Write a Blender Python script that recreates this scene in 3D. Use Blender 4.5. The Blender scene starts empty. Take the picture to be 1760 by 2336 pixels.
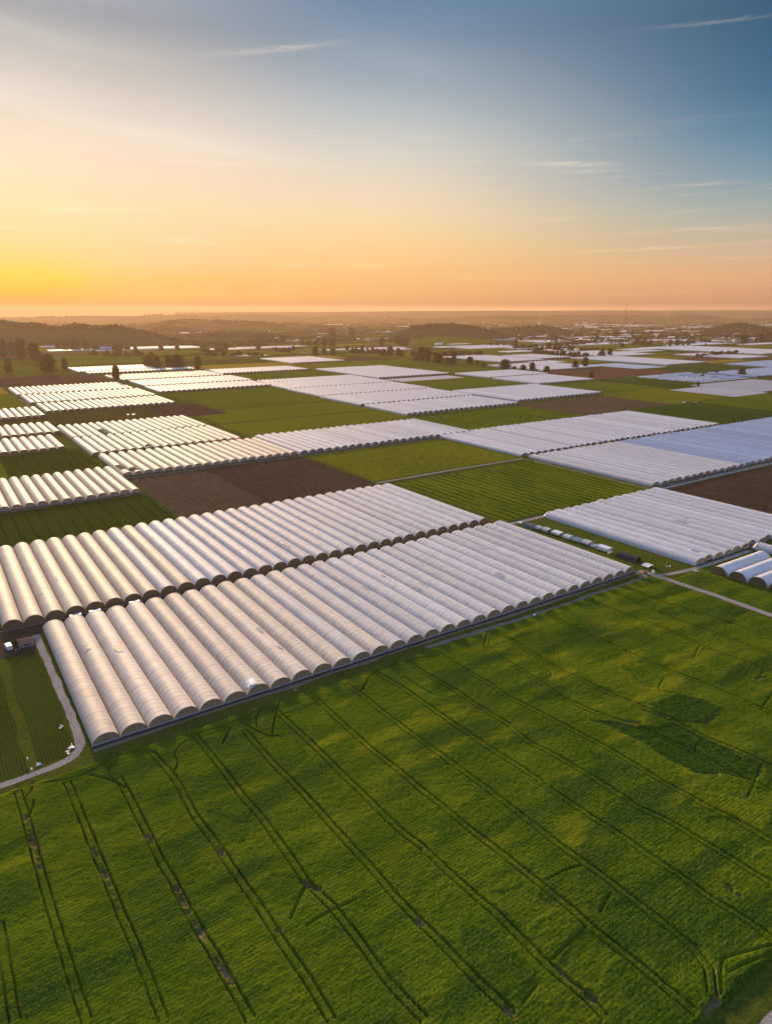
import bpy, math, random
import numpy as np
from mathutils import Vector, Matrix

random.seed(7)
rng = np.random.default_rng(7)
R = math.radians
scene = bpy.context.scene
COL = scene.collection
CAM_H = 120.0
PITCH = R(16.415)
YAW = R(33.919)
FPX, PW, PH = 1556.3, 1760, 2336          # lens in pixels of the photograph
SUN_AZ = YAW - R(30.0)                    # clockwise from +Y
SUN_AZ = R(7.0)
SUN_EL = R(11.5)

# world axes: +Y runs along the tunnels (away, far left), +X along the block fronts (right)

# ------------------------------------------------------------------ helpers
def tag(o, label=None, cat=None, group=None, kind=None):
    if label: o['label'] = label
    if cat: o['category'] = cat
    if group: o['group'] = group
    if kind: o['kind'] = kind
    return o

def link(o, parent=None):
    COL.objects.link(o)
    if parent: o.parent = parent
    return o

def empty(name, loc=(0, 0, 0), rz=0):
    o = bpy.data.objects.new(name, None)
    o.empty_display_size = 1
    o.location = loc
    o.rotation_euler = (0, 0, rz)
    return link(o)

def mesh_np(name, verts, quads, mats, smooth=False, tris=None, midx=None):
    me = bpy.data.meshes.new(name)
    verts = np.asarray(verts, np.float32).reshape(-1, 3)
    q = np.asarray(quads, np.int32).reshape(-1, 4) if quads is not None and len(quads) else np.zeros((0, 4), np.int32)
    t = np.asarray(tris, np.int32).reshape(-1, 3) if tris is not None and len(tris) else np.zeros((0, 3), np.int32)
    me.vertices.add(len(verts))
    me.vertices.foreach_set('co', verts.ravel())
    nl = q.size + t.size
    me.loops.add(nl)
    me.loops.foreach_set('vertex_index', np.concatenate([q.ravel(), t.ravel()]))
    nf = len(q) + len(t)
    me.polygons.add(nf)
    st = np.concatenate([np.arange(len(q)) * 4, q.size + np.arange(len(t)) * 3]).astype(np.int32)
    me.polygons.foreach_set('loop_start', st)
    if smooth:
        me.polygons.foreach_set('use_smooth', np.ones(nf, bool))
    for m in (mats if isinstance(mats, (list, tuple)) else [mats]):
        me.materials.append(m)
    if midx is not None:
        me.polygons.foreach_set('material_index', np.asarray(midx, np.int32))
    me.update(calc_edges=True)
    me.validate()
    return me

def obj(name, me, parent=None, loc=None):
    o = bpy.data.objects.new(name, me)
    if loc: o.location = loc
    return link(o, parent)

class MB:
    """collects boxes, bars and polygons into one mesh"""
    def __init__(s): s.v = []; s.f = []; s.m = []
    def poly(s, pts, m=0):
        i = len(s.v); s.v += [tuple(p) for p in pts]; s.f.append(tuple(range(i, i + len(pts)))); s.m.append(m)
    def box(s, c, d, rz=0, m=0, top=1.0):
        cx, cy, cz = c; a, b, h = d[0] / 2, d[1] / 2, d[2] / 2
        cs, sn = math.cos(rz), math.sin(rz)
        i = len(s.v)
        for z, k in ((-h, 1.0), (h, top)):
            for x, y in ((-a, -b), (a, -b), (a, b), (-a, b)):
                x *= k; y *= k
                s.v.append((cx + x * cs - y * sn, cy + x * sn + y * cs, cz + z))
        for f in ((3, 2, 1, 0), (4, 5, 6, 7), (0, 1, 5, 4), (1, 2, 6, 5), (2, 3, 7, 6), (3, 0, 4, 7)):
            s.f.append(tuple(i + k for k in f)); s.m.append(m)
    def bar(s, a, b, r0, r1=None, n=6, m=0):
        r1 = r0 if r1 is None else r1
        a = Vector(a); b = Vector(b); d = (b - a).normalized()
        x = d.orthogonal().normalized(); y = d.cross(x)
        i = len(s.v)
        for p, r in ((a, r0), (b, r1)):
            for k in range(n):
                t = 2 * math.pi * k / n
                s.v.append(tuple(p + x * (r * math.cos(t)) + y * (r * math.sin(t))))
        for k in range(n):
            k2 = (k + 1) % n
            s.f.append((i + k, i + k2, i + n + k2, i + n + k)); s.m.append(m)
        s.f.append(tuple(i + n + k for k in range(n))); s.m.append(m)
        s.f.append(tuple(i + n - 1 - k for k in range(n))); s.m.append(m)
    def mesh(s, name, mats, smooth=False):
        me = bpy.data.meshes.new(name)
        me.from_pydata(s.v, [], s.f)
        for m in (mats if isinstance(mats, (list, tuple)) else [mats]): me.materials.append(m)
        me.polygons.foreach_set('material_index', s.m)
        if smooth: me.polygons.foreach_set('use_smooth', [True] * len(s.f))
        me.update()
        return me
    def build(s, name, mats, parent=None, smooth=False, loc=None):
        return obj(name, s.mesh(name, mats, smooth), parent, loc)

# ------------------------------------------------------------------ value noise
def vnoise(x, y, seed):
    r = np.random.default_rng(seed)
    n = 256
    tab = r.random((n, n)).astype(np.float32)
    xi = np.floor(x).astype(np.int64); yi = np.floor(y).astype(np.int64)
    fx = (x - xi).astype(np.float32); fy = (y - yi).astype(np.float32)
    fx = fx * fx * (3 - 2 * fx); fy = fy * fy * (3 - 2 * fy)
    a = tab[xi % n, yi % n]; b = tab[(xi + 1) % n, yi % n]
    c = tab[xi % n, (yi + 1) % n]; d = tab[(xi + 1) % n, (yi + 1) % n]
    return (a * (1 - fx) + b * fx) * (1 - fy) + (c * (1 - fx) + d * fx) * fy

def fbm(x, y, seed, octs=4):
    s = 0; a = 1.0; t = 0
    for k in range(octs):
        s = s + a * vnoise(x * 2 ** k, y * 2 ** k, seed + k); t += a; a *= 0.5
    return s / t - 0.5

# ------------------------------------------------------------------ materials
def nt_mat(name):
    m = bpy.data.materials.new(name)
    m.use_nodes = True
    nt = m.node_tree
    nt.nodes.clear()
    out = nt.nodes.new('ShaderNodeOutputMaterial')
    return m, nt, out

def N(nt, t, **kw):
    n = nt.nodes.new(t)
    for k, v in kw.items():
        if k == 'inp':
            for a, b in v.items(): n.inputs[a].default_value = b
        else: setattr(n, k, v)
    return n

def rgb(c): return (c[0], c[1], c[2], 1.0)

def math_n(nt, op, a, b=None, clamp=False):
    n = nt.nodes.new('ShaderNodeMath'); n.operation = op; n.use_clamp = clamp
    for i, v in enumerate((a, b)):
        if v is None: continue
        if isinstance(v, (int, float)): n.inputs[i].default_value = v
        else: nt.links.new(v, n.inputs[i])
    return n.outputs[0]

def mixc(nt, fac, a, b, mode='MIX'):
    n = nt.nodes.new('ShaderNodeMix'); n.data_type = 'RGBA'; n.blend_type = mode; n.clamp_factor = True
    for s, v in ((n.inputs[0], fac), (n.inputs[6], a), (n.inputs[7], b)):
        if isinstance(v, (int, float)): s.default_value = v
        elif isinstance(v, tuple): s.default_value = v if len(v) == 4 else rgb(v)
        else: nt.links.new(v, s)
    return n.outputs[2]

def noise(nt, vec, scale, detail=3, rough=0.55, dist=0.0):
    n = N(nt, 'ShaderNodeTexNoise'); n.inputs['Scale'].default_value = scale
    n.inputs['Detail'].default_value = detail; n.inputs['Roughness'].default_value = rough
    n.inputs['Distortion'].default_value = dist
    nt.links.new(vec, n.inputs['Vector'])
    return n.outputs['Fac']

def ramp01(nt, v, a, b):
    n = N(nt, 'ShaderNodeMapRange'); n.interpolation_type = 'SMOOTHSTEP'
    n.inputs['From Min'].default_value = a; n.inputs['From Max'].default_value = b
    nt.links.new(v, n.inputs['Value'])
    return n.outputs['Result']

def scalev(nt, vec, s):
    n = N(nt, 'ShaderNodeMapping'); n.inputs['Scale'].default_value = s
    nt.links.new(vec, n.inputs['Vector'])
    return n.outputs['Vector']

def simple(name, c, rough=0.7, spec=0.3, vary=0.12, scale=1.5, metal=0.0):
    m, nt, out = nt_mat(name)
    b = N(nt, 'ShaderNodeBsdfPrincipled')
    tc = N(nt, 'ShaderNodeTexCoord')
    n = noise(nt, tc.outputs['Object'], scale)
    d = tuple(x * (1 - 2 * vary) for x in c); l = tuple(min(1, x * (1 + 2 * vary)) for x in c)
    nt.links.new(mixc(nt, n, d, l), b.inputs['Base Color'])
    b.inputs['Roughness'].default_value = rough
    b.inputs['Specular IOR Level'].default_value = spec
    b.inputs['Metallic'].default_value = metal
    nt.links.new(b.outputs[0], out.inputs[0])
    return m

HOOP = 2.6
def film_mat(name, c, hoops=0.0, trans=0.16, rough=0.66, wr=0.5, spec=0.5):
    """greenhouse film: milky, half glossy, some light through it; hoops show through as thin lines"""
    m, nt, out = nt_mat(name)
    tc = N(nt, 'ShaderNodeTexCoord'); oi = N(nt, 'ShaderNodeObjectInfo'); geo = N(nt, 'ShaderNodeNewGeometry')
    P = geo.outputs['Position']
    n1 = noise(nt, scalev(nt, P, (0.5, 0.12, 0.5)), 1.0, 4, 0.6)
    n2 = noise(nt, P, 2.2, 3, 0.6)
    col = mixc(nt, ramp01(nt, n1, 0.3, 0.75), tuple(x * 0.86 for x in c), c)
    col = mixc(nt, math_n(nt, 'MULTIPLY', ramp01(nt, n2, 0.55, 0.8), 0.35), col, tuple(x * y for x, y in zip(c, (0.72, 0.68, 0.6))))
    # film of different age on each tunnel
    rv = math_n(nt, 'ADD', math_n(nt, 'MULTIPLY', oi.outputs['Random'], 0.22), 0.82)
    vm = N(nt, 'ShaderNodeVectorMath', operation='SCALE')
    nt.links.new(col, vm.inputs[0]); nt.links.new(rv, vm.inputs['Scale'])
    col = vm.outputs[0]
    if hoops > 0:
        sx = N(nt, 'ShaderNodeSeparateXYZ'); nt.links.new(tc.outputs['Object'], sx.inputs[0])
        fr = math_n(nt, 'FRACT', math_n(nt, 'ADD', math_n(nt, 'DIVIDE', sx.outputs['Y'], HOOP), 0.5))
        dd = math_n(nt, 'ABSOLUTE', math_n(nt, 'SUBTRACT', fr, 0.5))
        line = math_n(nt, 'SUBTRACT', 1.0, ramp01(nt, dd, 0.018, 0.060))
        br = noise(nt, P, 0.35, 2)
        line = math_n(nt, 'MULTIPLY', line, math_n(nt, 'MULTIPLY', ramp01(nt, br, 0.25, 0.6), hoops))
        col = mixc(nt, line, col, (0.22, 0.19, 0.17))
    b = N(nt, 'ShaderNodeBsdfPrincipled')
    nt.links.new(col, b.inputs['Base Color'])
    b.inputs['Roughness'].default_value = rough
    b.inputs['Specular IOR Level'].default_value = spec
    if wr > 0:
        bp = N(nt, 'ShaderNodeBump'); bp.inputs['Strength'].default_value = wr; bp.inputs['Distance'].default_value = 0.12
        w = noise(nt, scalev(nt, P, (0.35, 1.1, 0.35)), 1.0, 4, 0.6, 0.6)
        nt.links.new(w, bp.inputs['Height']); nt.links.new(bp.outputs[0], b.inputs['Normal'])
    t = N(nt, 'ShaderNodeBsdfTranslucent'); nt.links.new(col, t.inputs['Color'])
    mx = N(nt, 'ShaderNodeMixShader', inp={0: trans})
    nt.links.new(b.outputs[0], mx.inputs[1]); nt.links.new(t.outputs[0], mx.inputs[2])
    nt.links.new(mx.outputs[0], out.inputs[0])
    return m

def net_mat(name, c, trans=0.3):
    m, nt, out = nt_mat(name)
    geo = N(nt, 'ShaderNodeNewGeometry'); P = geo.outputs['Position']
    n = noise(nt, scalev(nt, P, (1.2, 1.2, 0.5)), 1.0, 4)
    col = mixc(nt, n, tuple(x * 0.7 for x in c), tuple(min(1, x * 1.3) for x in c))
    d = N(nt, 'ShaderNodeBsdfDiffuse'); t = N(nt, 'ShaderNodeBsdfTranslucent')
    nt.links.new(col, d.inputs[0]); nt.links.new(col, t.inputs[0])
    mx = N(nt, 'ShaderNodeMixShader', inp={0: trans})
    nt.links.new(d.outputs[0], mx.inputs[1]); nt.links.new(t.outputs[0], mx.inputs[2])
    nt.links.new(mx.outputs[0], out.inputs[0])
    return m

def field_mat(name, ca, cb, stripe=None, bump=0.35, nscale=0.02, fine=0.9, rough=0.85, blotch=None, axis='X', grain=None):
    """crop or soil in world metres: blotches, grain and (optional) furrows stripe=(period, width, colour, strength)"""
    m, nt, out = nt_mat(name)
    geo = N(nt, 'ShaderNodeNewGeometry'); P = geo.outputs['Position']
    big = noise(nt, scalev(nt, P, (1.0, 0.5, 1)), nscale, 4, 0.6)
    fin = noise(nt, scalev(nt, P, grain or (1, 1, 1)), fine, 3, 0.7)
    col = mixc(nt, ramp01(nt, big, 0.3, 0.7), ca, cb)
    col = mixc(nt, math_n(nt, 'MULTIPLY', ramp01(nt, fin, 0.35, 0.75), 0.55), col, tuple(x * 1.55 for x in cb))
    col = mixc(nt, math_n(nt, 'MULTIPLY', math_n(nt, 'SUBTRACT', 1.0, ramp01(nt, fin, 0.25, 0.5)), 0.5), col, tuple(x * 0.5 for x in ca))
    if blotch:
        bl = noise(nt, scalev(nt, P, (0.4, 1.0, 1)), 0.05, 3, 0.6)
        col = mixc(nt, math_n(nt, 'MULTIPLY', ramp01(nt, bl, 0.52, 0.68), 0.7), col, blotch)
    h = fin
    if stripe:
        per, wid, sc, st = stripe
        sx = N(nt, 'ShaderNodeSeparateXYZ'); nt.links.new(P, sx.inputs[0])
        wob = math_n(nt, 'MULTIPLY', math_n(nt, 'SUBTRACT', noise(nt, P, 0.05, 2), 0.5), per * 0.25)
        fr = math_n(nt, 'FRACT', math_n(nt, 'DIVIDE', math_n(nt, 'ADD', sx.outputs[axis], wob), per))
        dd = math_n(nt, 'ABSOLUTE', math_n(nt, 'SUBTRACT', fr, 0.5))
        ln = math_n(nt, 'SUBTRACT', 1.0, ramp01(nt, dd, wid * 0.35, wid))
        gap = ramp01(nt, noise(nt, scalev(nt, P, (1, 0.2, 1)), 0.12, 2), 0.3, 0.55)
        ln2 = math_n(nt, 'MULTIPLY', math_n(nt, 'MULTIPLY', ln, gap), st)
        col = mixc(nt, ln2, col, sc)
        h = math_n(nt, 'SUBTRACT', fin, math_n(nt, 'MULTIPLY', ln, 0.8))
    b = N(nt, 'ShaderNodeBsdfPrincipled')
    nt.links.new(col, b.inputs['Base Color']); b.inputs['Roughness'].default_value = rough
    b.inputs['Specular IOR Level'].default_value = 0.0
    bp = N(nt, 'ShaderNodeBump'); bp.inputs['Strength'].default_value = bump; bp.inputs['Distance'].default_value = 0.5
    nt.links.new(h, bp.inputs['Height']); nt.links.new(bp.outputs[0], b.inputs['Normal'])
    nt.links.new(b.outputs[0], out.inputs[0])
    return m

M = {}
G_A, G_B = (0.044, 0.070, 0.005), (0.078, 0.110, 0.008)
M['film_near'] = film_mat('film_cream', (0.91, 0.80, 0.66), hoops=1.0, wr=0.25)
M['film_mid'] = film_mat('film_milky', (0.92, 0.79, 0.61), hoops=0.4, wr=0.7)
M['film_cool'] = film_mat('film_white_cool_light', (0.86, 0.83, 0.80), hoops=0.7, wr=0.3)  # white film, with the cooler light of the right-hand tunnels tinted in
M['film_white'] = film_mat('film_white', (0.82, 0.81, 0.82), hoops=0.25, wr=0.8)
M['film_blue'] = film_mat('film_bluish', (0.42, 0.54, 0.72), hoops=0.10, wr=0.8)
M['film_grey'] = film_mat('film_grey', (0.50, 0.52, 0.56), hoops=0.0, wr=0.8)
M['film_worn'] = film_mat('film_worn', (0.74, 0.66, 0.55), hoops=0.35, wr=0.9)
M['film_torn'] = simple('torn_black_film', (0.035, 0.035, 0.04), 0.95, 0.03, 0.3, 2.0)
M['net'] = net_mat('end_netting', (0.42, 0.35, 0.22), 0.30)
M['net_dark'] = net_mat('end_netting_dark', (0.22, 0.17, 0.10), 0.25)
M['net_far'] = net_mat('end_netting_far', (0.24, 0.20, 0.17), 0.2)
M['skirt'] = simple('slate_skirt_film', (0.050, 0.055, 0.065), 0.45, 0.4, 0.2, 1.0)
M['rail'] = simple('pale_rail', (0.26, 0.27, 0.29), 0.4, 0.5, 0.1, 1.0)
M['steel'] = simple('galvanised_steel', (0.32, 0.33, 0.34), 0.45, 0.5, 0.15, 3.0, 0.6)
M['rust'] = simple('rusty_steel', (0.22, 0.13, 0.08), 0.7, 0.3, 0.25, 3.0)
M['soil'] = field_mat('ploughed_soil', (0.046, 0.030, 0.022), (0.070, 0.046, 0.033), stripe=(1.6, 0.30, (0.025, 0.017, 0.013), 0.5), nscale=0.015, fine=0.5, grain=(1, 0.25, 1))
M['soil_light'] = field_mat('harrowed_soil', (0.064, 0.047, 0.029), (0.090, 0.064, 0.041), stripe=(2.4, 0.28, (0.035, 0.026, 0.018), 0.5), nscale=0.012, fine=0.5, grain=(1, 0.25, 1))
M['soil_red'] = field_mat('reddish_soil', (0.072, 0.036, 0.025), (0.100, 0.050, 0.034), nscale=0.008, fine=0.15)
M['soil_damp'] = field_mat('damp_soil', (0.036, 0.026, 0.018), (0.066, 0.047, 0.032), nscale=0.06, fine=0.7)
M['green'] = field_mat('young_corn', G_A, G_B, nscale=0.012, fine=0.35, grain=(1, 0.35, 1), blotch=(0.12, 0.128, 0.008))
M['green_dark'] = field_mat('dark_clover', (0.020, 0.046, 0.008), (0.034, 0.068, 0.010), nscale=0.012, fine=0.3, grain=(1, 0.35, 1))
M['green_lines'] = field_mat('drilled_green', (0.022, 0.038, 0.003), (0.034, 0.055, 0.005), stripe=(7.3, 0.085, (0.014, 0.018, 0.006), 0.95), nscale=0.02, fine=0.6, grain=(1, 0.4, 1))
M['green_rows'] = field_mat('row_crop', (0.052, 0.088, 0.006), (0.105, 0.132, 0.008), stripe=(6.4, 0.16, (0.008, 0.013, 0.004), 1.0), nscale=0.03, fine=0.7, grain=(1, 0.3, 1))
M['green_fine'] = field_mat('fine_row_crop', (0.034, 0.052, 0.007), (0.054, 0.076, 0.010), stripe=(0.85, 0.22, (0.020, 0.026, 0.008), 0.5), nscale=0.05, fine=1.2, bump=0.5)
M['green_yellow'] = field_mat('yellowing_crop', (0.080, 0.096, 0.006), (0.115, 0.126, 0.009), nscale=0.012, fine=0.35, grain=(1, 0.35, 1))
M['olive'] = field_mat('olive_stubble', (0.040, 0.040, 0.009), (0.058, 0.054, 0.012), stripe=(9.0, 0.05, (0.03, 0.03, 0.012), 0.6), nscale=0.012, fine=0.3)
M['gold'] = field_mat('ripe_crop', (0.19, 0.13, 0.016), (0.27, 0.18, 0.02), nscale=0.012, fine=0.3)
M['grass'] = field_mat('rough_grass', (0.042, 0.062, 0.009), (0.072, 0.092, 0.012), nscale=0.06, fine=0.8, blotch=(0.10, 0.09, 0.018))
M['gravel'] = field_mat('gravel_track', (0.22, 0.20, 0.19), (0.30, 0.275, 0.26), nscale=0.1, fine=1.5)
M['dirt'] = field_mat('dirt_track', (0.14, 0.12, 0.085), (0.21, 0.18, 0.13), nscale=0.1, fine=1.2)
M['sheet'] = film_mat('mulch_sheet', (0.40, 0.42, 0.46), wr=0.5, trans=0.05)
M['sheet_white'] = film_mat('white_fleece', (0.66, 0.66, 0.68), wr=0.6, trans=0.05)
M['sheet_blue'] = film_mat('blue_mulch_sheet', (0.36, 0.46, 0.60), wr=0.5, trans=0.05)
M['mast'] = simple('dark_painted_steel', (0.07, 0.06, 0.06), 0.6, 0.3, 0.1, 1.0)
M['land'] = None
def land_mat():
    """open country: a patchwork of small fields, woods and bare ground seen from far"""
    m, nt, out = nt_mat('open_country')
    geo = N(nt, 'ShaderNodeNewGeometry'); P = geo.outputs['Position']
    vo = N(nt, 'ShaderNodeTexVoronoi'); vo.inputs['Scale'].default_value = 1.0
    nt.links.new(scalev(nt, P, (1 / 330, 1 / 150, 0)), vo.inputs['Vector'])
    sx = N(nt, 'ShaderNodeSeparateXYZ'); nt.links.new(vo.outputs['Color'], sx.inputs[0])
    cr = N(nt, 'ShaderNodeValToRGB'); cr.color_ramp.interpolation = 'CONSTANT'
    cols = [(0.0, (0.030, 0.046, 0.008)), (0.22, (0.046, 0.064, 0.010)), (0.4, (0.022, 0.036, 0.008)), (0.55, (0.052, 0.036, 0.024)),
            (0.68, (0.040, 0.048, 0.011)), (0.8, (0.075, 0.076, 0.018)), (0.9, (0.048, 0.035, 0.024))]
    e = cr.color_ramp.elements
    e[0].position = 0; e[0].color = rgb(cols[0][1]); e[1].position = cols[1][0]; e[1].color = rgb(cols[1][1])
    for p, c in cols[2:]:
        k = e.new(p); k.color = rgb(c)
    nt.links.new(sx.outputs['X'], cr.inputs[0])
    n = noise(nt, P, 0.02, 4, 0.65)
    w = noise(nt, scalev(nt, P, (1, 0.6, 0)), 0.0016, 4, 0.6)
    col = mixc(nt, math_n(nt, 'MULTIPLY', ramp01(nt, n, 0.35, 0.75), 0.5), cr.outputs[0], (0.028, 0.036, 0.012))
    col = mixc(nt, ramp01(nt, w, 0.56, 0.62), col, (0.022, 0.028, 0.010))
    b = N(nt, 'ShaderNodeBsdfPrincipled'); b.inputs['Roughness'].default_value = 0.9; b.inputs['Specular IOR Level'].default_value = 0.0
    nt.links.new(col, b.inputs['Base Color']); nt.links.new(b.outputs[0], out.inputs[0])
    return m
M['land'] = land_mat()
def foliage_mat(name, a, b2):
    m, nt, out = nt_mat(name)
    geo = N(nt, 'ShaderNodeNewGeometry'); oi = N(nt, 'ShaderNodeObjectInfo')
    n = noise(nt, geo.outputs['Position'], 0.45, 3)
    col = mixc(nt, ramp01(nt, n, 0.3, 0.7), a, b2)
    col = mixc(nt, math_n(nt, 'MULTIPLY', oi.outputs['Random'], 0.35), col, (0.07, 0.055, 0.015))
    d = N(nt, 'ShaderNodeBsdfDiffuse'); t = N(nt, 'ShaderNodeBsdfTranslucent')
    nt.links.new(col, d.inputs[0]); nt.links.new(col, t.inputs[0])
    mx = N(nt, 'ShaderNodeMixShader', inp={0: 0.3})
    nt.links.new(d.outputs[0], mx.inputs[1]); nt.links.new(t.outputs[0], mx.inputs[2])
    nt.links.new(mx.outputs[0], out.inputs[0])
    return m
M['leaf'] = foliage_mat('tree_leaves', (0.032, 0.042, 0.012), (0.058, 0.070, 0.018))
M['leaf_dark'] = foliage_mat('conifer_leaves', (0.020, 0.030, 0.012), (0.036, 0.048, 0.016))
M['wood'] = foliage_mat('woodland_leaves', (0.026, 0.033, 0.012), (0.044, 0.050, 0.016))
M['bark'] = simple('bark', (0.09, 0.065, 0.045), 0.9, 0.1, 0.25, 3.0)
M['white'] = simple('white_paint', (0.78, 0.78, 0.78), 0.4, 0.5, 0.05, 1.0)
M['tarp'] = film_mat('pale_tarp', (0.66, 0.70, 0.74), wr=0.8, rough=0.45)
M['tarp_blue'] = simple('dark_blue_tarp', (0.06, 0.09, 0.15), 0.45, 0.5, 0.2, 1.5)
M['tarp_teal'] = simple('teal_tarp', (0.10, 0.28, 0.27), 0.5, 0.4, 0.2, 1.5)
M['dark_film'] = simple('dark_grey_film', (0.045, 0.05, 0.055), 0.8, 0.15, 0.2, 1.5)
M['black'] = simple('black_rubber', (0.02, 0.02, 0.022), 0.7, 0.3, 0.1, 1.0)
M['glass'] = simple('dark_glass', (0.08, 0.10, 0.13), 0.1, 0.6, 0.05, 1.0)
M['tile'] = simple('orange_roof', (0.55, 0.20, 0.055), 0.7, 0.3, 0.18, 1.5)
M['tile_brown'] = simple('brown_roof', (0.24, 0.13, 0.085), 0.7, 0.3, 0.18, 1.5)
M['plaster'] = simple('plaster_wall', (0.55, 0.50, 0.44), 0.8, 0.2, 0.1, 0.8)
M['shed_wall'] = simple('grey_blue_boards', (0.24, 0.27, 0.32), 0.6, 0.3, 0.2, 2.0)
M['roof_blue'] = simple('blue_metal_roof', (0.22, 0.34, 0.55), 0.4, 0.5, 0.1, 0.4)
M['orange'] = simple('orange_paint', (0.75, 0.18, 0.03), 0.45, 0.5, 0.1, 2.0)
M['blue_box'] = simple('teal_crate', (0.05, 0.22, 0.28), 0.5, 0.4, 0.1, 2.0)
M['lilac'] = simple('lilac_white_cover', (0.66, 0.68, 0.80), 0.4, 0.4, 0.08, 2.0)

def crop_mat():
    """tall corn of the near field; attribute crop = (yellow, soil, deep green)"""
    m, nt, out = nt_mat('standing_corn')
    geo = N(nt, 'ShaderNodeNewGeometry'); P = geo.outputs['Position']
    at = N(nt, 'ShaderNodeAttribute', attribute_name='crop')
    sx = N(nt, 'ShaderNodeSeparateColor'); nt.links.new(at.outputs['Color'], sx.inputs[0])
    n1 = noise(nt, P, 0.06, 4, 0.6); n2 = noise(nt, scalev(nt, P, (1, 1, 0.4)), 2.6, 3, 0.75)
    col = mixc(nt, ramp01(nt, n1, 0.32, 0.68), (0.049, 0.092, 0.006), (0.090, 0.134, 0.008))
    col = mixc(nt, sx.outputs[0], col, (0.215, 0.215, 0.009))
    col = mixc(nt, sx.outputs[2], col, (0.018, 0.056, 0.007))
    col = mixc(nt, math_n(nt, 'MULTIPLY', ramp01(nt, n2, 0.48, 0.72), 0.6), col, (0.18, 0.215, 0.014))
    col = mixc(nt, math_n(nt, 'MULTIPLY', math_n(nt, 'SUBTRACT', 1.0, ramp01(nt, n2, 0.28, 0.50)), 0.65), col, (0.018, 0.036, 0.004))
    sn = noise(nt, P, 0.8, 3)
    soil = mixc(nt, sn, (0.13, 0.085, 0.048), (0.21, 0.145, 0.09))
    col = mixc(nt, sx.outputs[1], col, soil)
    ar = N(nt, 'ShaderNodeAttribute', attribute_name='rut')
    col = mixc(nt, ar.outputs['Fac'], col, (0.016, 0.016, 0.007))
    b = N(nt, 'ShaderNodeBsdfPrincipled'); b.inputs['Roughness'].default_value = 0.8; b.inputs['Specular IOR Level'].default_value = 0.0
    nt.links.new(col, b.inputs['Base Color']); nt.links.new(b.outputs[0], out.inputs[0])
    return m
M['corn'] = crop_mat()

# ------------------------------------------------------------------ camera, sun, sky
cam = bpy.data.cameras.new('camera')
cam.sensor_fit = 'VERTICAL'; cam.sensor_height = 24.0; cam.sensor_width = 18.08
cam.lens = FPX / PH * 24.0
cam.clip_start = 0.5; cam.clip_end = 100000
co = bpy.data.objects.new('camera', cam); COL.objects.link(co)
co.location = (0, 0, CAM_H); co.rotation_euler = (math.pi / 2 - PITCH, 0, -YAW)
scene.camera = co

def srgb(c):
    return tuple(((x / 255) / 12.92 if x / 255 <= 0.04045 else ((x / 255 + 0.055) / 1.055) ** 2.4) for x in c)

sun = bpy.data.lights.new('sun', 'SUN')
sun.energy = 5.0; sun.angle = R(4.0); sun.color = (1.0, 0.66, 0.33)
so = bpy.data.objects.new('sun', sun); COL.objects.link(so)
sd = Vector((math.sin(SUN_AZ) * math.cos(SUN_EL), math.cos(SUN_AZ) * math.cos(SUN_EL), math.sin(SUN_EL)))
so.rotation_euler = (-sd).to_track_quat('-Z', 'Y').to_euler()
so.location = (-200, 300, 200)

w = bpy.data.worlds.new('World'); scene.world = w; w.use_nodes = True
nt = w.node_tree; nt.nodes.clear()
wout = nt.nodes.new('ShaderNodeOutputWorld'); bg = nt.nodes.new('ShaderNodeBackground')
nt.links.new(bg.outputs[0], wout.inputs[0])
sky = nt.nodes.new('ShaderNodeTexSky'); sky.sky_type = 'NISHITA'; sky.sun_disc = False
sky.sun_elevation = SUN_EL; sky.sun_rotation = SUN_AZ; sky.altitude = 120; sky.dust_density = 2.0
tc = nt.nodes.new('ShaderNodeTexCoord')
D3 = tc.outputs['Generated']
sx = nt.nodes.new('ShaderNodeSeparateXYZ'); nt.links.new(D3, sx.inputs[0])
el = math_n(nt, 'MULTIPLY', math_n(nt, 'ARCSINE', sx.outputs['Z']), 180 / math.pi)      # degrees above horizon
elc = math_n(nt, 'MAXIMUM', el, 0.0)
tt = math_n(nt, 'POWER', math_n(nt, 'DIVIDE', elc, 90.0), 0.5)
az = math_n(nt, 'ARCTAN2', sx.outputs['X'], sx.outputs['Y'])                              # clockwise from +Y
daz = math_n(nt, 'MULTIPLY', math_n(nt, 'SUBTRACT', az, SUN_AZ), 180 / math.pi)
dabs = math_n(nt, 'ABSOLUTE', daz)
dabs = math_n(nt, 'MINIMUM', dabs, math_n(nt, 'SUBTRACT', 360.0, dabs))
def sky_ramp(stops, gain):
    n = nt.nodes.new('ShaderNodeValToRGB'); n.color_ramp.interpolation = 'EASE'
    n.color_ramp.interpolation = 'LINEAR'
    e = n.color_ramp.elements
    for i, (deg, c) in enumerate(stops):
        p = (deg / 90.0) ** 0.5
        k = e[i] if i < 2 else e.new(p)
        k.position = p; k.color = rgb(tuple(x * gain for x in srgb(c)))
    nt.links.new(tt, n.inputs[0])
    return n.outputs[0]
SG = 0.59     # visible sky, at exposure 0.76
CORE = sky_ramp([(0.0, (140, 84, 30)), (0.5, (188, 120, 40)), (1.2, (232, 168, 46)), (2.4, (247, 195, 60)), (3.6, (249, 200, 112)), (5, (247, 205, 146)), (7, (246, 214, 168)), (10, (242, 217, 186)),
                 (14, (216, 205, 196)), (18.6, (158, 162, 168)), (30, (150, 168, 200)), (90, (150, 178, 228))], SG)
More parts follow.
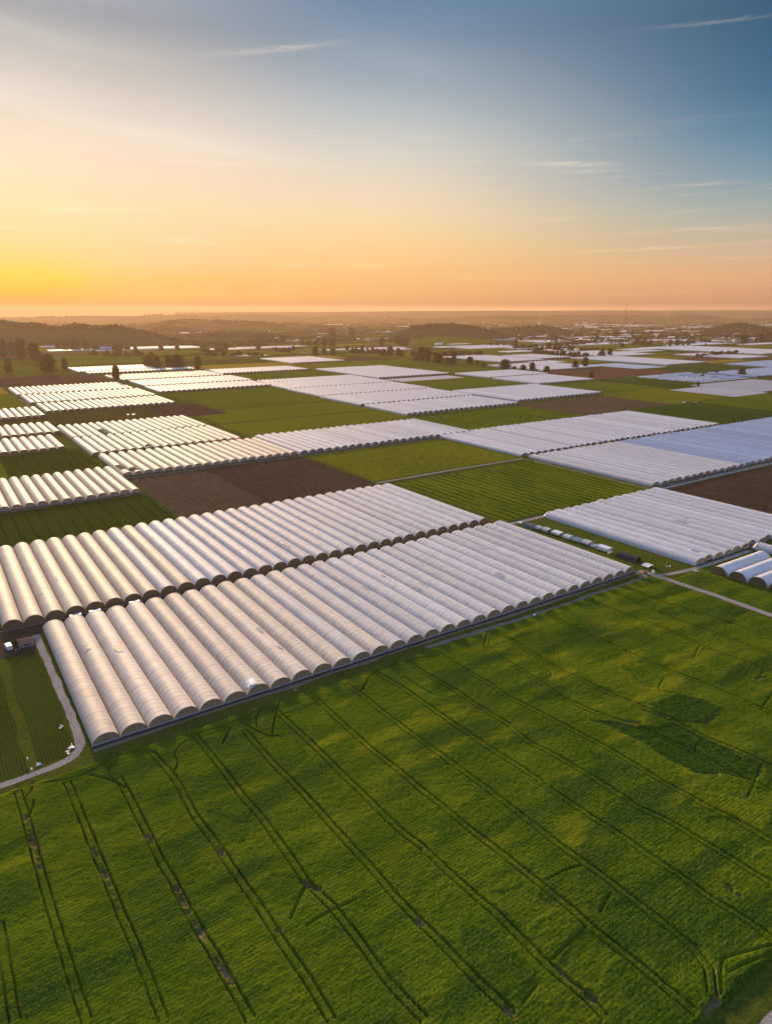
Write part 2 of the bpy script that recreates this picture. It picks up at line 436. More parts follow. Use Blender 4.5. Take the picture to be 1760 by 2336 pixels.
NEAR = sky_ramp([(0.0, (146, 92, 52)), (0.5, (194, 132, 76)), (1.2, (238, 174, 94)), (2.4, (246, 187, 108)), (3.6, (249, 199, 138)), (5, (247, 205, 154)), (7, (246, 213, 170)), (9.5, (243, 217, 186)),
                 (12, (230, 213, 197)), (14, (211, 200, 192)), (16.3, (184, 180, 178)), (18.6, (152, 158, 167)), (30, (150, 168, 200)), (50, (152, 178, 226)), (90, (150, 178, 228))], SG)
MIDD = sky_ramp([(0.0, (150, 104, 74)), (0.5, (196, 138, 92)), (1.3, (234, 173, 108)), (3, (247, 194, 126)), (5, (249, 207, 148)), (7, (246, 216, 172)), (9, (236, 216, 188)), (11.3, (218, 211, 198)),
                 (13.5, (192, 196, 196)), (16, (158, 172, 183)), (18.5, (127, 149, 170)), (20.5, (107, 137, 164)), (32, (138, 162, 202)), (50, (150, 176, 226)), (90, (150, 178, 228))], SG)
FARR = sky_ramp([(0.0, (142, 106, 88)), (0.5, (180, 132, 104)), (1.1, (206, 152, 117)), (2.4, (222, 170, 128)), (4, (208, 178, 146)), (5.5, (186, 178, 160)), (7, (160, 172, 168)), (9, (122, 153, 170)),
                 (11.5, (82, 130, 158)), (14, (56, 108, 142)), (16.3, (47, 98, 132)), (18.6, (46, 91, 122)), (32, (112, 146, 196)), (50, (146, 174, 226)), (90, (150, 178, 228))], SG)
BACK = sky_ramp([(0.0, (150, 138, 152)), (5, (150, 146, 166)), (12, (148, 158, 188)), (25, (148, 166, 206)), (50, (150, 177, 226)), (90, (150, 178, 228))], SG)
c = mixc(nt, ramp01(nt, dabs, 0.5, 9), CORE, NEAR)
c = mixc(nt, ramp01(nt, dabs, 8, 27), c, MIDD)
c = mixc(nt, ramp01(nt, dabs, 24, 57), c, FARR)
c = mixc(nt, ramp01(nt, dabs, 70, 150), c, BACK)
# thin cirrus: long streaks, laid out over azimuth and elevation
cv = nt.nodes.new('ShaderNodeCombineXYZ')
nt.links.new(math_n(nt, 'MULTIPLY', daz, 0.05), cv.inputs[0])
nt.links.new(math_n(nt, 'ADD', math_n(nt, 'MULTIPLY', el, 0.9), math_n(nt, 'MULTIPLY', daz, -0.03)), cv.inputs[1])
cn = noise(nt, cv.outputs[0], 1.3, 5, 0.6, 0.4)
cl = math_n(nt, 'MULTIPLY', ramp01(nt, cn, 0.56, 0.78), math_n(nt, 'MULTIPLY', ramp01(nt, el, 0.5, 3.0), math_n(nt, 'SUBTRACT', 1.0, ramp01(nt, el, 9.0, 14.0))))
c = mixc(nt, math_n(nt, 'MULTIPLY', cl, 0.22), c, rgb(srgb((250, 214, 170))))
cv2 = nt.nodes.new('ShaderNodeCombineXYZ')
nt.links.new(math_n(nt, 'MULTIPLY', daz, 0.03), cv2.inputs[0]); nt.links.new(math_n(nt, 'ADD', math_n(nt, 'MULTIPLY', el, 0.22), math_n(nt, 'MULTIPLY', daz, 0.02)), cv2.inputs[1])
cn2 = noise(nt, cv2.outputs[0], 1.0, 4, 0.55, 0.3)
c = mixc(nt, math_n(nt, 'MULTIPLY', math_n(nt, 'MULTIPLY', ramp01(nt, cn2, 0.45, 0.75), math_n(nt, 'MULTIPLY', ramp01(nt, el, 5, 12), math_n(nt, 'SUBTRACT', 1.0, ramp01(nt, dabs, 18, 40)))), 0.14), c, rgb(srgb((235, 228, 222))))
STREAKS = [(19.3, 17.6, 3.9, 0.16, 0.115, 0.4), (49.4, 17.9, 3.4, 0.1, -0.03, 0.26), (40.6, 10.3, 3.0, 0.17, -0.055, 0.42), (42.0, 9.75, 2.2, 0.1, -0.01, 0.25), (-2.0, 5.6, 2.2, 0.1, -0.03, 0.5), (11.5, 5.0, 2.5, 0.16, -0.02, 0.35), (47.0, 4.4, 5.5, 0.09, 0.02, 0.3), (-4.5, 3.7, 1.4, 0.08, 0.12, 0.5)]
fn = noise(nt, cv.outputs[0], 9.0, 4, 0.65)
for (a0, e0, wa, we, sl, am) in STREAKS:
    da = math_n(nt, 'SUBTRACT', daz, a0)
    de = math_n(nt, 'SUBTRACT', math_n(nt, 'SUBTRACT', el, e0), math_n(nt, 'ADD', math_n(nt, 'MULTIPLY', da, sl), math_n(nt, 'MULTIPLY', math_n(nt, 'SUBTRACT', fn, 0.5), 0.5)))
    q = math_n(nt, 'ADD', math_n(nt, 'POWER', math_n(nt, 'ABSOLUTE', math_n(nt, 'DIVIDE', da, wa)), 2.0), math_n(nt, 'POWER', math_n(nt, 'ABSOLUTE', math_n(nt, 'DIVIDE', de, we)), 2.0))
    g = math_n(nt, 'MULTIPLY', math_n(nt, 'EXPONENT', math_n(nt, 'MULTIPLY', q, -1.0)), am * 0.42)
    c = mixc(nt, math_n(nt, 'MULTIPLY', g, ramp01(nt, fn, 0.25, 0.6)), c, rgb(srgb((252, 226, 190))))
# the physical sky adds a small share; the gradient, scaled up, keeps its full strength
NIS = 0.015
vm = nt.nodes.new('ShaderNodeVectorMath'); vm.operation = 'SCALE'; nt.links.new(c, vm.inputs[0]); vm.inputs['Scale'].default_value = 10.0
fin = mixc(nt, NIS, vm.outputs[0], sky.outputs[0])
nt.links.new(fin, bg.inputs['Color']); bg.inputs['Strength'].default_value = 0.1

scene.view_settings.view_transform = 'Standard'; scene.view_settings.look = 'None'
scene.view_settings.exposure = 0.76; scene.view_settings.gamma = 1.0
scene.render.engine = 'CYCLES'
scene.cycles.use_denoising = True
scene.cycles.max_bounces = 5; scene.cycles.diffuse_bounces = 3; scene.cycles.glossy_bounces = 2
scene.cycles.transmission_bounces = 3; scene.cycles.volume_bounces = 0; scene.cycles.transparent_max_bounces = 8
scene.cycles.sample_clamp_indirect = 4.0

# the air
HZ = 13800
hz = MB(); hz.box((0, 0, (190 - 3) / 2), (2 * HZ, 2 * HZ, 193))
m = bpy.data.materials.new('evening_air'); m.use_nodes = True; m.node_tree.nodes.clear()
ho = m.node_tree.nodes.new('ShaderNodeOutputMaterial'); pv = m.node_tree.nodes.new('ShaderNodeVolumePrincipled')
pv.inputs['Color'].default_value = (1.0, 0.74, 0.56, 1); pv.inputs['Density'].default_value = 0.000042; pv.inputs['Anisotropy'].default_value = 0.34
m.node_tree.links.new(pv.outputs[0], ho.inputs['Volume'])
HAZE = tag(hz.build('haze', m), kind='stuff')

# ------------------------------------------------------------------ ground and fields
def sheet(name, pts, mat, z, kind='structure'):
    """flat ground sheet; pts are (u, v)"""
    b = MB(); p = [(v, u, z) for u, v in pts]
    a = sum(p[i][0] * p[(i + 1) % len(p)][1] - p[(i + 1) % len(p)][0] * p[i][1] for i in range(len(p)))
    if a < 0: p = p[::-1]
    b.poly(p)
    return tag(b.build(name, M[mat]), kind=kind)

def rect(name, u0, u1, v0, v1, mat, z):
    r = random.Random(int(u0 * 7 + v0)); c4 = [(u0, v0), (u0, v1), (u1, v1), (u1, v0)]; pts = []
    if u0 > 1700 or u0 < 0: return sheet(name, c4, mat, z)
    k = 0.7 if u0 < 600 else 1.4
    for (a, b), (c_, d) in zip(c4, c4[1:] + c4[:1]):       # edges are never ruled with a straight line
        n = max(2, int(math.hypot(c_ - a, d - b) / 9))
        pts += [(a + (c_ - a) * i / n + (r.uniform(-k, k) if i else 0), b + (d - b) * i / n + (r.uniform(-k, k) if i else 0)) for i in range(n)]
    return sheet(name, pts, mat, z)

g = MB()
ring = [(13500 * math.sin(2 * math.pi * k / 64), 13500 * math.cos(2 * math.pi * k / 64)) for k in range(64)]
g.poly([(x, y, 0) for x, y in reversed(ring)][::1])
gm = g.mesh('ground', M['land'])
if gm.polygons[0].normal.z < 0: gm.flip_normals()
tag(obj('ground', gm), kind='structure')
rect('farmland', -150, 1700, -420, 2400, 'grass', 0.012)

def strip(name, line, width, mat, z, wob=0.25, seed=1):
    """track along a polyline of (u, v) with slightly uneven edges"""
    pts = [Vector((v, u)) for u, v in line]
    fine = []
    for a, b in zip(pts, pts[1:]):
        n = max(2, int((b - a).length / 3))
        fine += [a.lerp(b, k / n) for k in range(n)]
    fine.append(pts[-1])
    sm = fine[:]
    for _ in range(2):
        sm = [sm[0]] + [(sm[i - 1] + sm[i] * 2 + sm[i + 1]) / 4 for i in range(1, len(sm) - 1)] + [sm[-1]]
    r = random.Random(seed); vs = []; fs = []
    for i, p in enumerate(sm):
        t = (sm[min(i + 1, len(sm) - 1)] - sm[max(i - 1, 0)]).normalized(); nn = Vector((-t.y, t.x))
        wl = width / 2 + r.uniform(-wob, wob); wr = width / 2 + r.uniform(-wob, wob)
        a = p + nn * wl; b = p - nn * wr
        vs += [(a.x, a.y, z), (b.x, b.y, z)]
        if i: fs.append((2 * i - 2, 2 * i - 1, 2 * i + 1, 2 * i))
    me = bpy.data.meshes.new(name); me.from_pydata(vs, [], fs); me.materials.append(M[mat]); me.update()
    if me.polygons[0].normal.z < 0: me.flip_normals()
    return tag(obj(name, me), kind='structure')

# known fields: (u0, u1, v0, v1, material)
FIELDS = [
 (183.5, 259, -90, 7.3, 'green_fine'), (186, 259.5, 10, 20.2, 'green_fine'), (259.5, 274.5, -90, 20, 'soil_damp'), (274.5, 286, -90, 271, 'soil_damp'),
 (184, 188, 24, 270, 'dirt'),
 (388, 468, -120, 115, 'green_lines'), (389, 520, 117, 175, 'soil_light'), (389, 520, 175, 262, 'soil'),
 (557, 659, -120, 44, 'green_yellow'), (557, 659, 44, 110, 'green_lines'), (410, 519, 266, 413, 'green_yellow'), (283, 395, 275, 411, 'green_rows'),
 (176, 278, 272, 299, 'grass'), (178, 275, 415, 560, 'soil'), (178, 275, 560, 900, 'soil'),
 (800, 912, -120, 236, 'olive'), (800, 912, 236, 306, 'soil'),
 (626, 722, 264, 474, 'green_yellow'), (728, 828, 270, 470, 'green_yellow'), (833, 940, 308, 475, 'green'), (945, 1055, 300, 476, 'green'), (912, 1055, 284, 299, 'green_dark'),
 (536, 659, 464, 648, 'green'), (548, 659, 655, 828, 'soil_light'), (410, 544, 722, 1100, 'green_dark'), (548, 680, 832, 978, 'green_yellow'), (412, 543, 880, 1060, 'green'),
 (684, 834, 858, 995, 'green'), (662, 834, 999, 1112, 'green_dark'), (826, 990, 694, 870, 'green'),
 (1062, 1235, 873, 1064, 'green'), (1150, 1300, 496, 694, 'green'), (838, 1008, 1014, 1290, 'soil_red'),
 (698, 938, 1292, 1546, 'green_dark'), (1118, 1228, 1258, 1425, 'green_yellow'), (1252, 1300, 1330, 1560, 'soil_red'),
 (1000, 1190, 1596, 1775, 'soil_red'), (955, 998, 1586, 1750, 'gold'), (1192, 1470, 1760, 2000, 'soil_red'),
 (1292, 1480, 60, 283, 'soil'), (1178, 1286, 20, 108, 'gold'), (1180, 1286, 110, 282, 'olive'), (930, 1165, -150, 112, 'green_yellow'),
 (1660, 2150, 120, 520, 'green'), (1640, 1740, 300, 520, 'olive'), (1440, 1560, 510, 760, 'gold'), (1565, 1640, 505, 760, 'green_dark'), (1645, 1720, 500, 760, 'soil'),
 (1725, 1900, 520, 900, 'green'), (1490, 1800, 895, 1160, 'soil'), (1320, 1480, 700, 900, 'green_yellow'), (1302, 1480, 890, 1040, 'green'),
 (1475, 1640, 1170, 1600, 'soil_red'), (1640, 1800, 1200, 1700, 'green'), (1500, 1640, 1980, 2400, 'green'), (546, 660, 1080, 1400, 'soil'),
]
FNAME = dict(soil='ploughed_field', soil_light='ploughed_field', soil_red='ploughed_field', soil_damp='bare_yard', gold='ripe_field', olive='stubble_field',
             grass='meadow', dirt='verge', green_rows='row_crop_field')
for i, (u0, u1, v0, v1, k) in enumerate(FIELDS):
    rect(FNAME.get(k, 'crop_field'), u0, u1, v0, v1, k, 0.03 + 0.006 * (i % 3))

# tracks and ditches
strip('gravel_track', [(182.4, -60), (182.4, 0.5), (183.0, 9), (183.6, 15), (185.0, 19.5), (189.5, 22.2), (198, 22.3), (217, 22.2), (240, 21.9), (262, 21.6), (274, 21.6)], 2.4, 'gravel', 0.052, 0.25, 3)
strip('dirt_track', [(181.5, 140), (180.9, 161), (179.4, 190), (179.4, 216), (180.6, 234), (179.6, 258), (181, 270), (186, 273)], 2.4, 'dirt', 0.05, 0.45, 4)
strip('gravel_track', [(187, 272.5), (180.5, 273.6), (170.6, 274), (150, 275), (124, 274.8), (60, 274.5)], 3.6, 'gravel', 0.054, 0.2, 5)
strip('gravel_track', [(178, 273), (175.5, 284), (173.4, 300), (172.9, 317), (172.9, 345)], 2.6, 'gravel', 0.056, 0.25, 6)
strip('gravel_track', [(277.0, 266), (276.6, 300), (277.4, 411), (278.6, 480), (279, 900)], 3.4, 'gravel', 0.05, 0.3, 7)
strip('gravel_track', [(403.6, 262), (405.8, 330), (406.2, 414)], 2.4, 'gravel', 0.05, 0.3, 8)
strip('ditch', [(398.0, 262), (400.5, 330), (401.0, 414)], 2.6, 'soil_damp', 0.048, 0.4, 9)
strip('gravel_track', [(35.6, 70), (35.6, 160)], 4.2, 'gravel', 0.05, 0.2, 10)
strip('dirt_track', [(836, 1002), (807, 1001), (660, 996)], 3.0, 'gold', 0.05, 0.4, 11)
strip('dirt_track', [(930, 115), (1030, 114), (1100, 113)], 2.5, 'dirt', 0.06, 0.4, 12)
for a, b in ((262, 470), (470, 480)): pass
strip('ditch', [(943, 290), (943, 478)], 3.0, 'soil_damp', 0.05, 0.5, 13)
strip('ditch', [(831, 266), (831, 474)], 3.4, 'soil_damp', 0.05, 0.5, 14)
strip('ditch', [(725, 252), (725, 472)], 3.0, 'soil_damp', 0.05, 0.5, 15)
strip('ditch', [(546, 720), (546, 990)], 2.4, 'soil_damp', 0.05, 0.5, 16)
strip('ditch', [(661, 650), (661, 832)], 2.2, 'soil_damp', 0.05, 0.5, 17)
strip('dirt_track', [(520.5, 112), (521.5, 262), (520.8, 462)], 2.2, 'dirt', 0.049, 0.7, 21)
strip('dirt_track', [(468.6, -40), (468.6, 116)], 1.6, 'dirt', 0.049, 0.6, 22)
strip('dirt_track', [(392, 118), (392, 262)], 2.0, 'dirt', 0.049, 0.7, 23)
strip('verge', [(519, 262.5), (392, 262.5)], 2.0, 'grass', 0.051, 0.8, 24)
strip('verge', [(520, 116), (392, 116)], 2.2, 'green_dark', 0.051, 0.9, 25)
strip('verge', [(404, 414), (284, 413.5)], 2.6, 'dirt', 0.051, 0.9, 26)
strip('verge', [(280.5, 276), (280.5, 412)], 2.4, 'green_dark', 0.051, 0.8, 27)
strip('dirt_track', [(660, 474), (660, 660)], 2.0, 'dirt', 0.051, 0.9, 28)
strip('dirt_track', [(678.5, 676), (678.5, 852)], 2.2, 'dirt', 0.051, 0.9, 29)
strip('dirt_track', [(282, 414), (282, 870)], 2.0, 'dirt', 0.053, 0.8, 30)
sheet('bare_turning_place', [(176.5, 258), (180, 262), (181, 268), (177, 271), (172, 268), (171, 262)], 'dirt', 0.058)

TRAM = [
[(134.4,-4.3),(125.4,-4.2),(117.7,-4.1),(110.4,-4)],
[(177.2,4.1),(166.5,4.5),(158.2,4.6),(146.5,4.8),(137,5.1),(126.1,5.4),(116.3,5.8),(103.5,6.4)],
[(174,15.5),(162.3,15.7),(151.1,16.1),(142.1,16.3),(133.2,16.7),(123.3,16.9),(115,17.4),(106.2,17.5),(95.9,17.6)],
[(160.9,27.3),(151.1,27.5),(141.3,27.8),(132.6,27.9),(124.7,28.6),(117.7,28.7),(108.4,29.2),(101.9,29.7),(95.5,30),(87.4,30.3)],
[(174.6,37.5),(166.3,38.6),(157.3,39.3),(143.2,39.1),(128.9,40.2),(119.2,40.6),(111.8,41.1),(101.1,41.5),(88.8,42.1),(79.4,42.1)],
[(172.5,50.5),(162.1,51),(152.3,51.3),(142.4,51.6),(132.1,52.5),(119.7,52.7),(109.1,52.4),(99.7,54),(88.5,54.3),(79.8,54.3),(70.4,55.6)],
[(162.5,63.5),(150.6,63.7),(141,64.5),(125.5,65.4),(113.4,65.8),(105.4,66.2),(95.6,66.3),(86.8,66.8),(78.7,67.6),(71,68),(63.5,69.1),(63,68.7)],
[(171.6,75.7),(159.6,76.4),(145.3,76.9),(132.4,77.2),(121.3,77.9),(110.8,78.2),(103.1,79.4),(95.1,79.8),(88.2,80.3),(80.1,81),(72.9,81),(67,81.1),(61.2,81.8),(56.6,82.4),(53.1,82.2)],
[(178.9,88.7),(170.4,89),(155.1,89.1),(141.4,89.3),(130,90.5),(119,91.3),(108.3,92),(98.5,92.6),(89.9,93.6),(80.4,94),(72.6,94.6),(66.8,94.6),(60.3,95.4),(54,95.8),(48.3,96),(44.5,96.3)],
[(175.2,101.6),(164.9,102.3),(150.2,102.6),(138.5,103.5),(127.7,104.2),(119.4,105.1),(110.1,105.7),(98.2,106),(86.3,106.2),(78.1,106.7),(71.5,107.3),(64.5,107.4),(59,107.7),(52.9,107.7),(48.4,106.1),(45.1,101.9)],
[(176,114),(163.3,115.6),(149.8,116.3),(138.7,116.7),(127.3,117.3),(115.4,118.6),(104.9,119.4),(101.8,118.9),(92.3,119.4),(80.3,120.4),(71.9,120.7),(63.9,121.3),(57,121.2),(51.2,122.4),(45,122.5)],
[(176.9,127.2),(164.1,127.8),(151.6,129.3),(139.7,129.6),(127.5,130.2),(118.3,129.2),(108.4,130.8),(98.6,131.7),(89,131.9),(92.9,132.1),(82.9,132.2),(75.4,134.2),(68.5,134.8),(61.5,135.2),(54.7,135.9),(52.1,136.1)],
[(171.7,140.4),(158.2,140.6),(149.8,141.4),(138.9,141.1),(127.6,142.9),(112.9,144.2),(103,145.4),(93.2,145.7),(85.3,145.8),(77.3,146.7),(74.6,146.8),(67.4,148.4),(61.5,148.4),(58.6,148.5)],
[(177,167.4),(169.3,158.4),(157.6,156.9),(147.5,156.8),(138.5,156.1),(128.9,155.1),(119.6,156.6),(111.6,158.9),(104.6,161.9),(96.3,163.6),(88.8,164.8),(79.6,164.3),(73,165.4),(67.8,166.1)],
[(163.6,169.7),(150,168.2),(138.2,168.4),(126.4,169.6),(117,170.7),(109.5,171.7),(100.8,173.1),(91,173.2),(81.9,175.1),(72.9,175.8)],
[(168.9,197),(152.9,197.2),(140.7,198.1),(128,198.3),(117.1,199.6),(106.9,200.9),(97,201.6),(86.5,201.9)],
[(173.6,223.1),(156.2,224.2),(139.4,226.5),(126.1,225.5),(114.7,226),(100,227.6)],
[(175.1,238.1),(156.5,237.7),(138.2,237.8),(122.5,239.4),(106.7,240.5)],
[(172.8,247.5),(154.2,248.2),(138,251.2),(126.1,252.5),(112.5,251.5)]]
LOOPS = [
[(179.2,0.1),(179,4.1),(175.3,14.2),(174.4,20.7),(177.4,27.1),(177.1,32.5),(174.6,37.5),(167.7,39)],
[(182.3,23.5),(179.8,29.8),(179.9,40.9),(175.7,50.7),(175,61.7),(178.4,78.9),(178.6,89.1),(177.3,102.2),(176.3,113.5),(176.5,127.7),(172.3,139.4)],
[(175.2,26.6),(169.6,25.5),(163,27.4)],
[(161.6,39.8),(164.8,42.1),(169.4,42.7),(172.3,44.9),(173.9,47.7)],
[(173,60.4),(168.5,57.1),(166.2,55.3)],
[(178,4),(176.4,7.5),(172.4,4.8)],
[(171,7),(167.4,6.2),(164.5,4.6)],
[(173.4,20.9),(168.4,25),(162.2,27.6)],
[(168.8,67.3),(173.8,69.2),(177,72.5)],
[(162.5,69.2),(171.3,74.4),(178.1,79.3)],
[(174,64.2),(163.6,67.6),(161,70.7)],
[(168.2,103.8),(175.4,112.9),(176.9,127.2)],
[(102.2,45.3),(105.7,49),(107.9,51.7)],
[(99.1,47.1),(99.5,50.8),(99.4,53.8),(98.8,59.1)],
[(170.4,89),(170,82.9),(170.7,75.3)],
[(154.3,121.7),(159.6,121),(167.6,120.6)],
[(140.8,158.5),(140.7,162.2),(145,165.4),(162.4,168.6)],
[(109.9,187.7),(114.6,185),(117.8,191.6)],
[(88.8,164.8),(90.7,168.6),(91,173.2)],
[(70.3,158.4),(72.5,166.2),(75.1,174.1)],
[(89.7,201.2),(93.2,214.7)],
[(121,213.9),(125.1,224)],
[(66.1,82.6),(67.5,94.3)],
[(80.1,95.4),(79.7,101.4),(78.5,106)],
[(63,71.7),(64.2,76.7)],
[(44.2,103.3),(47.7,109.2),(47.4,112.4),(44.4,121.2)],
[(46.1,108.3),(43.5,119.6)],
[(68.1,98.9),(70.1,105)],
[(100.8,219.2),(101.9,225.8)]]
PATCH = {
'P1':[(111.6,174.6),(110.6,188.8),(96.9,192.4),(94.8,180.2),(102.1,173.1)],
'P2':[(116,154.2),(103.1,155.3),(95.4,154.9),(88.2,154.6),(81.2,157.5),(80.1,162.2),(73,165.4),(75.1,174.1),(91,173.2),(99.5,171.3),(104.6,161.9)],
'P3':[(76.8,144.7),(76.6,152.5),(64.1,159),(62.8,150.8),(70.9,148.8)],
'P4':[(166.6,50.8),(163.2,58.4),(157.2,58.3),(158.4,52.8)],
'P5':[(162.2,63.9),(160.2,74),(145.4,72.8),(142.6,66.8),(143.6,65.3)],
'P6':[(85,83.7),(82.3,92.1),(73.5,93.3),(73.6,84.4)],
'P7':[(65.5,83.5),(67.2,93.9),(59.6,95.7),(58.3,85.5)],
'P8':[(65,106.8),(66.1,119.8),(54.9,117.8),(54.6,110.4),(59,107.7)],
'P9':[(72.1,96.2),(73.4,107.2),(66.5,107),(67.7,97.9)],
'P10':[(72.5,144.2),(67.7,149),(58,147.3),(60,142.4),(71.3,141.4)],
'P11':[(103.7,139.4),(100.2,144.5),(89.1,144.3),(89.6,140.8),(99,135.5)],
'P12':[(159.4,42.9),(154.5,43.4),(151.8,40.8),(158.1,40.4)],
'P13':[(143.1,42.3),(132.6,50),(125.4,46.2),(128.4,43.5),(137.5,41.9)],
'P14':[(150.5,172.7),(132.1,187.1),(117.6,182.8),(117.4,174.3),(128.1,171.6)],
'P15':[(113.3,43.7),(115.9,48),(109.3,52.1),(105.1,48.3),(106.3,43.5)],
'P16':[(172.6,111.2),(170.2,124.6),(162.9,118),(162.7,102.2),(167.2,102.5)],
'P17':[(82.2,74.7),(76.9,77.9),(66.1,79.2),(63.4,71.7),(66.5,68.3),(75,68.6)],
'P18':[(64.2,99.2),(63.7,106.3),(53.3,105.8),(52.4,102.2),(52.4,96.9)],
'P19':[(55,112.1),(53.5,121.5),(45.6,121.6),(47.2,110.7),(49.6,109.2)],
'P20':[(157.2,17.3),(156.7,26.2),(153.9,26.3),(151.9,17.7)],
'P21':[(161.9,-2.8),(162.7,4.3),(160,4.7),(157.8,-1.9)],
'P22':[(119.2,18.2),(117.9,28.5),(113.9,28.8),(114.7,17.9)]}

# ------------------------------------------------------------------ the standing corn in front
def seg_dist(ug, vg, a, b):
    du, dv = b[0] - a[0], b[1] - a[1]; l2 = du * du + dv * dv + 1e-9
    t = np.clip(((ug - a[0]) * du + (vg - a[1]) * dv) / l2, 0, 1)
    return np.hypot(ug - a[0] - t * du, vg - a[1] - t * dv)

def in_poly(ug, vg, poly):
    ins = np.zeros(ug.shape, bool)
    n = len(poly)
    for i in range(n):
        (a, b), (c2, d2) = poly[i], poly[(i + 1) % n]
        cond = ((b > vg) != (d2 > vg))
        x = (c2 - a) * (vg - b) / (d2 - b + 1e-12) + a
        ins ^= cond & (ug < x)
    return ins

PSTYLE = dict(P1=(0.30, 0.0, 1.0), P2=(-0.45, 0.0, 1.0), P3=(0.15, 0.3, 0), P4=(-0.1, 0, 0.7), P5=(-0.2, 0, 0.45), P6=(-0.3, 0.15, 0.3), P7=(-0.35, 0.1, 0.2),
              P8=(0.0, 0, 0.5), P9=(0.15, 0, 0.8), P10=(-0.35, 0, 0.5), P11=(-0.15, 0.0, 0.8), P12=(-0.15, 0, 0.6), P13=(-0.2, 0, 0.5), P14=(0.1, 0.25, 0), P15=(-0.2, 0, 0.5),
              P16=(-0.05, 0, 0.5), P17=(0.2, 0, 0.75), P18=(0.1, 0, 0.8), P19=(0.15, 0, 0.6), P20=(-0.1, 0, 0.55), P21=(-0.1, 0, 0.5), P22=(-0.1, 0, 0.45))
SOIL = [((159.3, 4.7), (144.4, 5.2), 0.9), ((176.5, 4.0), (172.9, 4.2), 0.7), ((144.5, 16.1), (142, 16.3), 1.0), ((138.7, 16.5), (131.2, 16.6), 0.8), ((142.1, 27.7), (139.3, 28.2), 1.0),
        ((123.6, 28.6), (115.8, 28.8), 0.9), ((113, 28.9), (107, 29.3), 1.0), ((102.3, 29.5), (95.6, 30.4), 0.9), ((129.5, 40.1), (126.6, 40.1), 1.1), ((108.7, 52.1), (105.6, 53.7), 1.1),
        ((101.2, 41.9), (101.2, 42.8), 0.8), ((87.5, 66.5), (86, 66.6), 0.9), ((103.7, 79.3), (102, 79.1), 0.7), ((65.1, 82.0), (56.2, 83.0), 0.8), ((64.6, 69.3), (62.2, 68.7), 0.8),
        ((59.6, 127.7), (54.7, 127.1), 0.8), ((109, 161.5), (106.2, 163.5), 1.2), ((109.5, 170.7), (103.7, 172.8), 0.8), ((95.1, 179.7), (95.5, 187.5), 0.7), ((84, 156.3), (79.9, 161), 0.8),
        ((147.9, 156.2), (145.3, 156.5), 0.8), ((100.8, 219.2), (99.5, 223), 0.9), ((133, 16.6), (119, 17.2), 0.35), ((166, 4.4), (150, 5), 0.5), ((43.5, 96), (44.5, 104), 0.8)]

def smooth_line(p, n=5):
    q = [p[0]] + list(p) + [p[-1]]; out = []
    for i in range(1, len(q) - 2):
        for k in range(n):
            t = k / n; a, b, c_, d = q[i - 1], q[i], q[i + 1], q[i + 2]
            out.append(tuple(0.5 * (2 * b[m] + (c_[m] - a[m]) * t + (2 * a[m] - 5 * b[m] + 4 * c_[m] - d[m]) * t * t + (3 * b[m] - a[m] - 3 * c_[m] + d[m]) * t ** 3) for m in (0, 1)))
    return out + [p[-1]]

